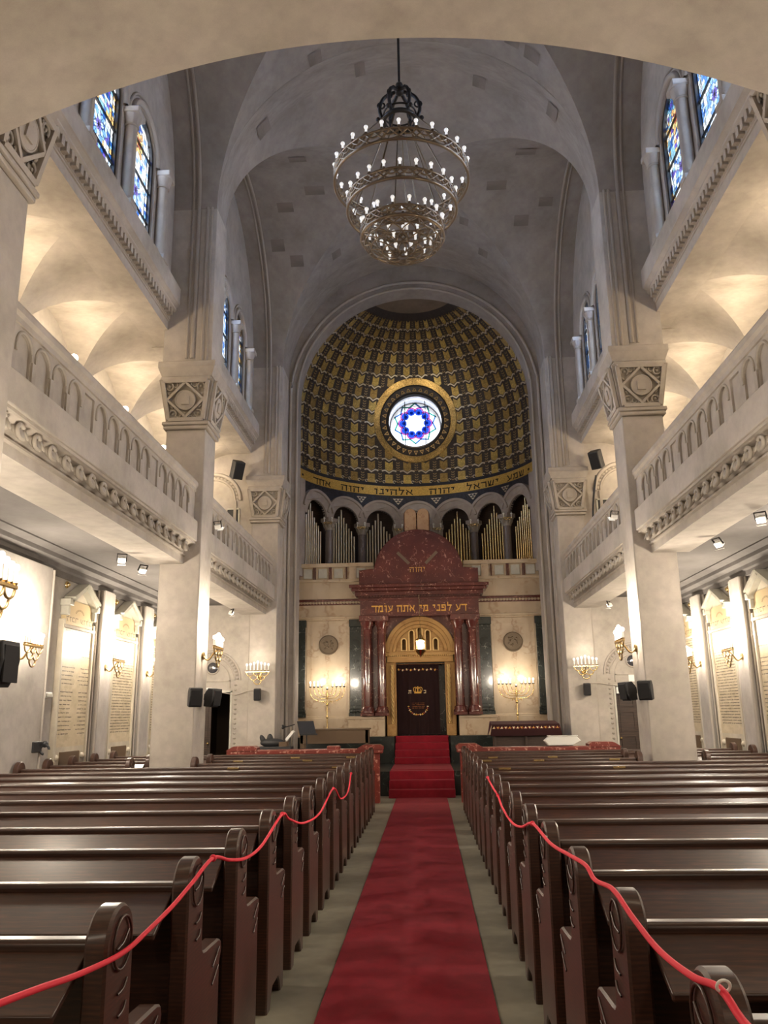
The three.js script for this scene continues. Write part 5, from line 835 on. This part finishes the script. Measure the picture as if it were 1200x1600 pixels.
{
  const t = thing('long_bench_table', 'long low brown table behind the left marble parapet', 'table', [-1.8, 0.46, -17.6]);
  part('top', uvm(rb(-2.56, -1.08, 1.24, 1.27, -17.5, -18.0, 0.008)), M.umber, t); part('front_panel', uvm(rb(-2.54, -1.1, 0.97, 1.24, -17.52, -17.55, 0.006)), M.umber, t);
  for (const [x, z] of [[-2.5, -17.55], [-1.14, -17.55], [-2.5, -17.95], [-1.14, -17.95]]) part('leg', bx(x - 0.03, x + 0.03, 0.46, 1.24, z - 0.03, z + 0.03), M.umber, t);
  part('stretcher', bx(-2.5, -1.14, 0.6, 0.66, -17.93, -17.97), M.umber, t);
  const d = thing('covered_reading_table', 'reading table draped in burgundy velvet with gold floral border behind the right parapet', 'table', [2.1, 0.46, -17.6]);
  const emb = ctex(1024, 384, (g, W, H) => {
    g.fillStyle = '#2b060a'; g.fillRect(0, 0, W, H);
    for (let i = 0; i < 22; i++) { g.fillStyle = '#c08a4a'; if (hash(i, 4, 4) > 0.1) g.fillRect(W * 0.34 + i * 17, H * 0.33 + (i % 3), 13, 9); }
    for (let i = 0; i < 17; i++) { const x = 36 + i * 59, y = H * 0.6; g.fillStyle = ['#efd9a6', '#d8a550', '#f3e6c2'][i % 3]; g.beginPath(); const f = i % 2 ? 1 : -1; g.moveTo(x - 20, y - f * 24); g.quadraticCurveTo(x, y - f * 4, x + 20, y - f * 24); g.lineTo(x + 4, y + f * 26); g.closePath(); g.fill(); g.strokeStyle = '#9a4030'; g.lineWidth = 8; g.beginPath(); g.moveTo(x + 18, y + 22); g.quadraticCurveTo(x + 30, y - 24, x + 44, y + 12); g.stroke(); }
  });
  const cloth = (x0, x1) => grid(48, 16, (a, b) => { const x = x0 + (x1 - x0) * a; const q = b < 0.55 ? [1.37 - 0.06 * b / 0.55, -18.1 + 0.62 * b / 0.55] : [1.31 - 0.23 * (b - 0.55) / 0.45, -17.48 + 0.03 * Math.sin((b - 0.55) * 3.5) + 0.008 * Math.sin(a * 40) * (b - 0.55)]; const e = (b > 0.55 ? (b - 0.55) * 0.1 : 0) * (a - 0.5) * 2; return [x + e, q[0], q[1], a, 1 - Math.max(0, (b - 0.2) / 0.8)]; });
  part('cloth', cloth(1.45, 2.83), phy({ map: emb, roughness: 0.95, sheen: 0.3, sheenColor: rgb(0.2, 0.05, 0.06) }), d);
  part('side_drape', mg([grid(8, 8, (a, b) => [1.45 - 0.05 * b - 0.06 * a * b, 1.37 - 0.06 * a - 0.27 * b, -18.1 + 0.62 * a, a, b]), grid(8, 8, (a, b) => [2.83 + 0.05 * b, 1.37 - 0.06 * a - 0.27 * b, -18.1 + 0.62 * a, a, b])]), M.velvet, d);
  part('body', mg([rb(1.5, 2.78, 0.5, 1.3, -17.56, -18.05, 0.01, 1)]), M.doorwood, d);
  for (const x of [1.5, 2.14, 2.76]) part('post', rb(x - 0.025, x + 0.025, 0.46, 1.25, -17.5, -17.56, 0.008, 1), M.doorwood, d);
  const tray = thing('white_tray', 'white tapered plastic tray resting on the right marble parapet', 'tray', [2.55, 0.945, -15.5]);
  part('body', ext(poly([[2.3, 0.97], [2.72, 0.97], [2.86, 1.04], [2.78, 1.12], [2.34, 1.12], [2.24, 1.04]]), 0.22, 0.01).translate(0, 0, -15.6), M.white, tray); part('lip', rb(2.3, 2.82, 1.115, 1.13, -15.36, -15.62, 0.006), M.white, tray);
  const ms = thing('music_stand', 'black folding music stand beside the brown table', 'music stand', [-2.34, 0.46, -17.12]);
  part('desk', new THREE.BoxGeometry(0.36, 0.3, 0.015).rotateX(-0.5).rotateY(0.55).translate(-2.34, 1.3, -17.12), M.black, ms); part('tray', new THREE.BoxGeometry(0.36, 0.03, 0.07).rotateY(0.55).translate(-2.29, 1.17, -17.06), M.black, ms);
  part('pole', rod([-2.34, 0.5, -17.14], [-2.34, 1.25, -17.14], 0.014, 8), M.black, ms); for (let k = 0; k < 3; k++) part('leg', rod([-2.34, 0.62, -17.14], [-2.34 + 0.24 * Math.cos(k * 2.1), 0.47, -17.14 + 0.24 * Math.sin(k * 2.1)], 0.011), M.black, ms);
  const mic = thing('microphone_stand', 'slim microphone stand with short boom left of the music stand', 'microphone stand', [-2.7, 0.46, -17.35]);
  part('pole', rod([-2.7, 0.47, -17.35], [-2.7, 1.33, -17.35], 0.012, 8), M.tin, mic); part('boom', rod([-2.62, 1.37, -17.35], [-2.84, 1.31, -17.3], 0.01, 8), M.black, mic); part('microphone', mg([sp(0.028, -2.86, 1.305, -17.3), cy(0.012, 0.018, 0.1, 0, 0, 0).rotateZ(1.3).translate(-2.78, 1.325, -17.3)]), M.black, mic); part('base', cy(0.13, 0.12, 0.02, -2.7, 0.46, -17.35, 20), M.black, mic);
  const eq = thing('equipment_bag', 'black cloth bag and cables lying on the left parapet end', 'bag', [-3.05, 0.46, -16.95]);
  part('bag', mg([new THREE.SphereGeometry(0.2, 14, 8).scale(1.3, 0.45, 0.6).translate(-3.0, 1.02, -16.95), new THREE.SphereGeometry(0.09, 10, 8).scale(0.6, 1.2, 0.5).rotateZ(0.5).translate(-3.2, 1.08, -16.95), new THREE.SphereGeometry(0.09, 10, 8).scale(0.7, 1.1, 0.5).translate(-3.06, 1.1, -16.95)]), M.black, eq);
  part('box', rb(-2.86, -2.7, 0.94, 1.04, -16.85, -17.05, 0.01), M.umber, eq);
  part('support', rb(-3.3, -2.6, 0.46, 0.95, -16.8, -17.1, 0.01), M.black, eq);
  const bk = thing('open_book', 'white open book leaning on a small black stand by the left parapet', 'book', [-2.62, 0.95, -16.78]); part('pages', new THREE.BoxGeometry(0.05, 0.22, 0.18).rotateZ(-0.7).translate(-2.62, 1.16, -16.78), M.white, bk); part('stand', mg([rod([-2.6, 0.47, -16.78], [-2.62, 1.14, -16.78], 0.012), rod([-2.6, 0.47, -16.78], [-2.38, 0.9, -16.78], 0.012)]), M.black, bk);
}

// ---------- pews ----------
const endOutline = (() => {
  const p = [[-0.09, 0], [-0.09, 0.925]];
  for (let i = 1; i < 18; i++) { const a = Math.PI - Math.PI * i / 18; p.push([0.01 + 0.1 * Math.cos(a), 0.925 + 0.095 * Math.sin(a)]); }
  p.push([0.11, 0.925], [0.11, 0.70], [0.118, 0.672], [0.14, 0.655], [0.18, 0.65], [0.38, 0.642], [0.42, 0.63], [0.43, 0.605], [0.42, 0.58], [0.40, 0.56], [0.40, 0.0], [0.32, 0.0], [0.29, 0.06], [0.24, 0.1], [0.06, 0.1], [0.02, 0.06], [0.0, 0.0]);
  return p;
})();
const endGeo = uvm(toCreasedNormals(ext(poly(endOutline), 0.05, 0.008), 0.55).rotateY(Math.PI / 2).translate(-0.058, 0, 0), 0.6);   // towards the ark is -z, aisle face at x = 0
endGeo.rotateY(0);
const carveRing = uvm(tor(0.07, 0.004, 6.2832, 24, 5).rotateY(Math.PI / 2).translate(0.006, 0.925, -0.01), 0.5);
const carveLines = [[[0.006, 0.82, -0.06], [0.007, 0.80, -0.03], [0.006, 0.795, 0.01]], [[0.006, 0.76, -0.06], [0.007, 0.742, -0.035], [0.006, 0.735, 0.0]], [[0.006, 0.62, -0.37], [0.008, 0.575, -0.26]], [[0.006, 0.555, -0.36], [0.008, 0.51, -0.26]], [[0.006, 0.95, -0.055], [0.008, 0.925, -0.01], [0.006, 0.915, 0.035]]].map((p) => uvm(tube(p, 0.004, 8, 5), 0.5));
// the outline's first axis runs towards the ark: rotateY(+90) puts it on -z
function pewParts(t, L, s) {         // aisle face at x = 0, the pew runs to -x (s < 0) or +x
  const m = (g) => mir(g, s < 0 ? 1 : -1);
  for (const [x, f] of [[0, 1], [-L + 0.066, 0]]) { const e = piece('end_panel', m(endGeo.clone()), M.wood, t, (s < 0 ? 1 : -1) * x); if (f) { piece('carved_ring', m(carveRing), M.wood, e); for (const g of carveLines) piece('carved_line', m(g), M.wood, e); } }
  const a = -0.066, b = -L + 0.066;
  piece('top_rail', m(uvm(rb(a, b, 0.895, 0.94, -0.035, 0.03, 0.018, 3), 0.9)), M.wood, t);
  piece('back_panel', m(uvm(rb(a, b, 0.14, 0.9, -0.045, -0.02, 0.004, 1), 0.9)), M.wood, t);
  const rest = rb(a - 0.015, b + 0.015, -0.011, 0.011, -0.125, 0.125, 0.006, 1).rotateX(0.44).translate(0, 0.855, 0.118);
  piece('book_rest', m(uvm(rest, 0.9)), M.wood, t);
  piece('rest_edge', m(uvm(rb(a - 0.015, b + 0.015, 0.79, 0.815, 0.215, 0.235, 0.008, 2), 0.9)), M.wood, t);
  piece('seat', m(uvm(rb(a, b, 0.42, 0.455, -0.41, -0.03, 0.012, 2), 0.9)), M.wood, t);
  piece('stretcher', m(uvm(rb(a, b, 0.13, 0.19, -0.06, -0.02, 0.006, 1), 0.9)), M.wood, t);
  const n = Math.max(1, Math.round(L / 1.4)); for (let i = 1; i < n; i++) piece('seat_support', m(uvm(bx(a + (b - a) * i / n - 0.02, a + (b - a) * i / n + 0.02, 0, 0.42, -0.36, -0.05))), M.wood, t);
}
const pewProto = {};
function pew(s, L, x, z, label) {
  const k = s + '_' + L; let t;
  if (!pewProto[k]) { t = pewProto[k] = thing('pew', label, 'pew', [x, 0, z], 'wooden pews'); pewParts(t, L, s); } else t = copy(pewProto[k], label, [x, 0, z]);
  return t;
}
const rows = { '-1': [], '1': [] };
for (const s of [-1, 1]) {
  const n = s < 0 ? 15 : 16, z0 = s < 0 ? -2.52 : -1.9, x = s < 0 ? -0.77 : 0.68, full = s < 0 ? 4.3 : 4.38;
  for (let k = 0; k < n; k++) {
    const z = z0 - 0.8 * k, hit = [-5.25, -11.46].some((c) => z + 0.28 > c - 0.62 && z - 0.45 < c + 0.02);
    rows[s].push(z);
    if (hit) {
      pew(s, 2.28, x, z, `short dark pew ending at a column, ${ORD[k]} row from the viewer, ${SIDE(s)} side`);
      pew(s, full - 3.1, x + s * 3.1, z, `short dark pew between column and wall, ${ORD[k]} row from the viewer, ${SIDE(s)} side`);
    } else pew(s, full, x, z, `long dark wooden pew, ${ORD[k]} row from the viewer on the ${SIDE(s)} of the carpet`);
  }
}
// small brass number plates on the rails of the far rows
const plateG = rbl(0.14, 0.022, 0.006);
for (const s of [-1, 1]) for (const [k, l] of [[10, [1.0, 2.3]], [12, [0.9, 1.6, 2.6]], [13, [1.05, 1.9]]]) for (const d of l) { const o = single('rail_plate', plateG, M.brass, `tiny brass plate on the ${ORD[k]} ${SIDE(s)} pew rail, ${d < 1.2 ? 'near the aisle' : d < 2 ? 'midway along' : 'far from the aisle'}`, 'plate', 'brass rail plates'); o.position.set(s * d, 0.922, rows[s][k] + 0.032); }

// ---------- red ropes ----------
{
  const L = [[1.04, -1.62], [1.01, -1.832], [0.978, -2.046], [0.951, -2.315], [0.957, -2.515], [0.974, -2.755], [1.0, -2.967], [1.035, -3.245], [0.982, -3.529], [0.942, -3.837], [0.943, -4.199], [1.02, -4.75], [0.965, -5.0], [0.873, -5.583], [0.845, -6.397], [0.94, -7.294], [0.80, -7.9], [0.80, -8.6], [0.95, -8.95]];
  const Rr = [[1.062, -1.3], [1.062, -1.486], [1.08, -1.598], [1.053, -1.766], [1.039, -1.994], [1.053, -2.218], [1.076, -2.438], [1.054, -2.691], [1.071, -2.839], [1.05, -3.178], [1.022, -3.631], [1.026, -4.221], [0.947, -4.729], [0.904, -5.267], [0.921, -5.908], [0.968, -6.244], [0.982, -6.647], [1.019, -7.242]];
  const l = thing('red_rope', 'thin red barrier rope looped along the pew ends left of the carpet', 'rope', [-0.69, 0.95, -4], 'red ropes');
  part('cord', tube(L.map(([y, z]) => [-0.735, 1.55 - (1.55 - y) * 1.055, z * 1.055]), 0.0075, 240, 7), M.rope, l);
  part('knot', mg([[1.035, -3.245], [1.02, -4.75], [0.94, -7.294], [0.95, -8.95]].map(([y, z]) => new THREE.SphereGeometry(0.014, 8, 6).translate(-0.735, 1.55 - (1.55 - y) * 1.055, z * 1.055))), M.rope, l);
  const k = 1.065, r = thing('red_rope', 'thin red barrier rope looped along the pew ends right of the carpet', 'rope', [0.64, 0.95, -4], 'red ropes');
  part('cord', tube(Rr.map(([y, z]) => [0.652, 1.55 - (1.55 - y) * k, z * k]), 0.0075, 240, 7), M.rope, r);
  part('knot', mg([[1.026, -4.221], [0.968, -6.244], [1.019, -7.242]].map(([y, z]) => new THREE.SphereGeometry(0.014, 8, 6).translate(0.652, 1.55 - (1.55 - y) * k, z * k))), M.rope, r);
  part('tie', tor(0.012, 0.003).rotateX(0.4).translate(0.652, 1.06, -1.68), M.white, r, 'white tie round the rope');
}

// ---------- chandelier ----------
{
  const CX = -0.02, CZ = -8.66, t = thing('chandelier', 'three-tiered bronze ring chandelier with white bulbs hanging in the nave', 'chandelier', [CX, 6.85, CZ]);
  const w = (g) => g.translate(CX, 0, CZ);
  const tiers = [[0.81, 7.86, 26, 0.14], [0.655, 7.47, 22, 0.13], [0.49, 7.11, 16, 0.13]];
  tiers.forEach(([r, y, n, h], ti) => {
    const L = [], N = n * 1.0;
    for (let i = 0; i < N; i++) { const a = i * 2 * Math.PI / N, d = 2 * Math.PI / N; for (const k of [1, 0.55]) { const pts = []; for (let j = 0; j <= 10; j++) { const q = a + d * 2 * k * (j / 10 - 0.5), f = Math.sin(Math.PI * j / 10); pts.push([r * Math.cos(q), y + h / 2 - h * 0.96 * k * f, r * Math.sin(q)]); } L.push(tube(pts, 0.013, 12, 4)); } }
    part('ring', w(mg([tor(r, 0.019, 6.2832, 72, 6).rotateX(Math.PI / 2).translate(0, y - h / 2, 0), tor(r, 0.017, 6.2832, 72, 6).rotateX(Math.PI / 2).translate(0, y + h / 2, 0), ...L])), M.bronze, t, 'pierced fish-scale bronze ring');
    for (let i = 0; i < n; i++) {
      const a = (i + 0.5) * 2 * Math.PI / n, x = CX + r * Math.cos(a), z = CZ + r * Math.sin(a);
      const hd = part('bulb_holder', mg([cy(0.024, 0.018, 0.035, x, y + h / 2, z, 8)]), M.bronze, t);
      part('bulb', mg([cy(0.014, 0.014, 0.06, x, y + h / 2 + 0.03, z, 8), sp(0.025, x, y + h / 2 + 0.105, z, 10)]), M.glow, hd);
    }
  });
  // pierced bowl below the lowest ring
  const B = []; for (let k = 0; k < 4; k++) { const y = 7.03 - k * 0.055, r = [0.485, 0.45, 0.37, 0.24][k]; B.push(tor(r, 0.009, 6.2832, 48, 5).rotateX(Math.PI / 2).translate(0, y, 0)); const n = [16, 14, 12, 8][k], r2 = [0.45, 0.37, 0.24, 0.08][k]; for (let i = 0; i < n; i++) { const a = i * 2 * Math.PI / n; for (const d of [-1, 1]) B.push(tube([[r * Math.cos(a), y, r * Math.sin(a)], [(r + r2) / 2 * Math.cos(a + d * Math.PI / n * 0.7), y - 0.035, (r + r2) / 2 * Math.sin(a + d * Math.PI / n * 0.7)], [r2 * Math.cos(a + d * Math.PI / n), y - 0.055, r2 * Math.sin(a + d * Math.PI / n)]], 0.009, 6, 4)); } }
  part('bowl', w(mg(B)), M.bronze, t, 'pierced bronze bowl');
  for (let i = 0; i < 9; i++) { const a = i * 2 * Math.PI / 9, r = i % 2 ? 0.2 : 0.33; part('bowl_bulb', w(mg([cy(0.014, 0.014, 0.05, r * Math.cos(a), 6.95, r * Math.sin(a), 8), sp(0.025, r * Math.cos(a), 7.03, r * Math.sin(a), 8)])), M.glow, t); }
  // tie rods, crown, hanging rod
  for (let i = 0; i < 4; i++) for (const [da, r0, r1, y1] of [[0.7, 0.22, 0.8, 7.93], [0.35, 0.18, 0.65, 7.53], [0.15, 0.1, 0.48, 7.17]]) { const a = i * Math.PI / 2 + da, c = Math.cos(a), q = Math.sin(a); part('tie_rod', w(rod([r0 * c, 8.66, r0 * q], [r1 * c, y1, r1 * q], 0.008)), M.bronze, t); }
  const K = [tor(0.2, 0.03, 6.2832, 36, 6).rotateX(Math.PI / 2).translate(0, 8.68, 0), tor(0.2, 0.012, 6.2832, 36, 6).rotateX(Math.PI / 2).translate(0, 8.78, 0)];
  for (let i = 0; i < 6; i++) { const a = i * Math.PI / 3, c = Math.cos(a), q = Math.sin(a); K.push(tube([[0.2 * c, 8.68, 0.2 * q], [0.25 * c, 8.85, 0.25 * q], [0.2 * c, 9.02, 0.2 * q], [0.08 * c, 9.1, 0.08 * q], [0, 9.12, 0]], 0.024, 16, 5)); K.push(new THREE.TorusGeometry(0.045, 0.012, 5, 10).rotateY(-a).translate(0.23 * c, 8.92, 0.23 * q), sp(0.03, 0.27 * c, 8.72, 0.27 * q, 6), sp(0.025, 0.14 * c, 9.08, 0.14 * q, 6)); }
  K.push(sp(0.07, 0, 9.13, 0, 10), sp(0.05, 0, 9.2, 0, 10));
  part('crown', w(mg(K)), M.iron, t, 'black iron crown');
  part('hanging_rod', w(mg([cy(0.016, 0.016, 3.3, 0, 9.2, 0, 8)])), M.iron, t);
  part('ceiling_rose', w(cy(0.06, 0.1, 0.06, 0, 12.46, 0, 16)), M.iron, t);
}
renderer.render(scene, camera);
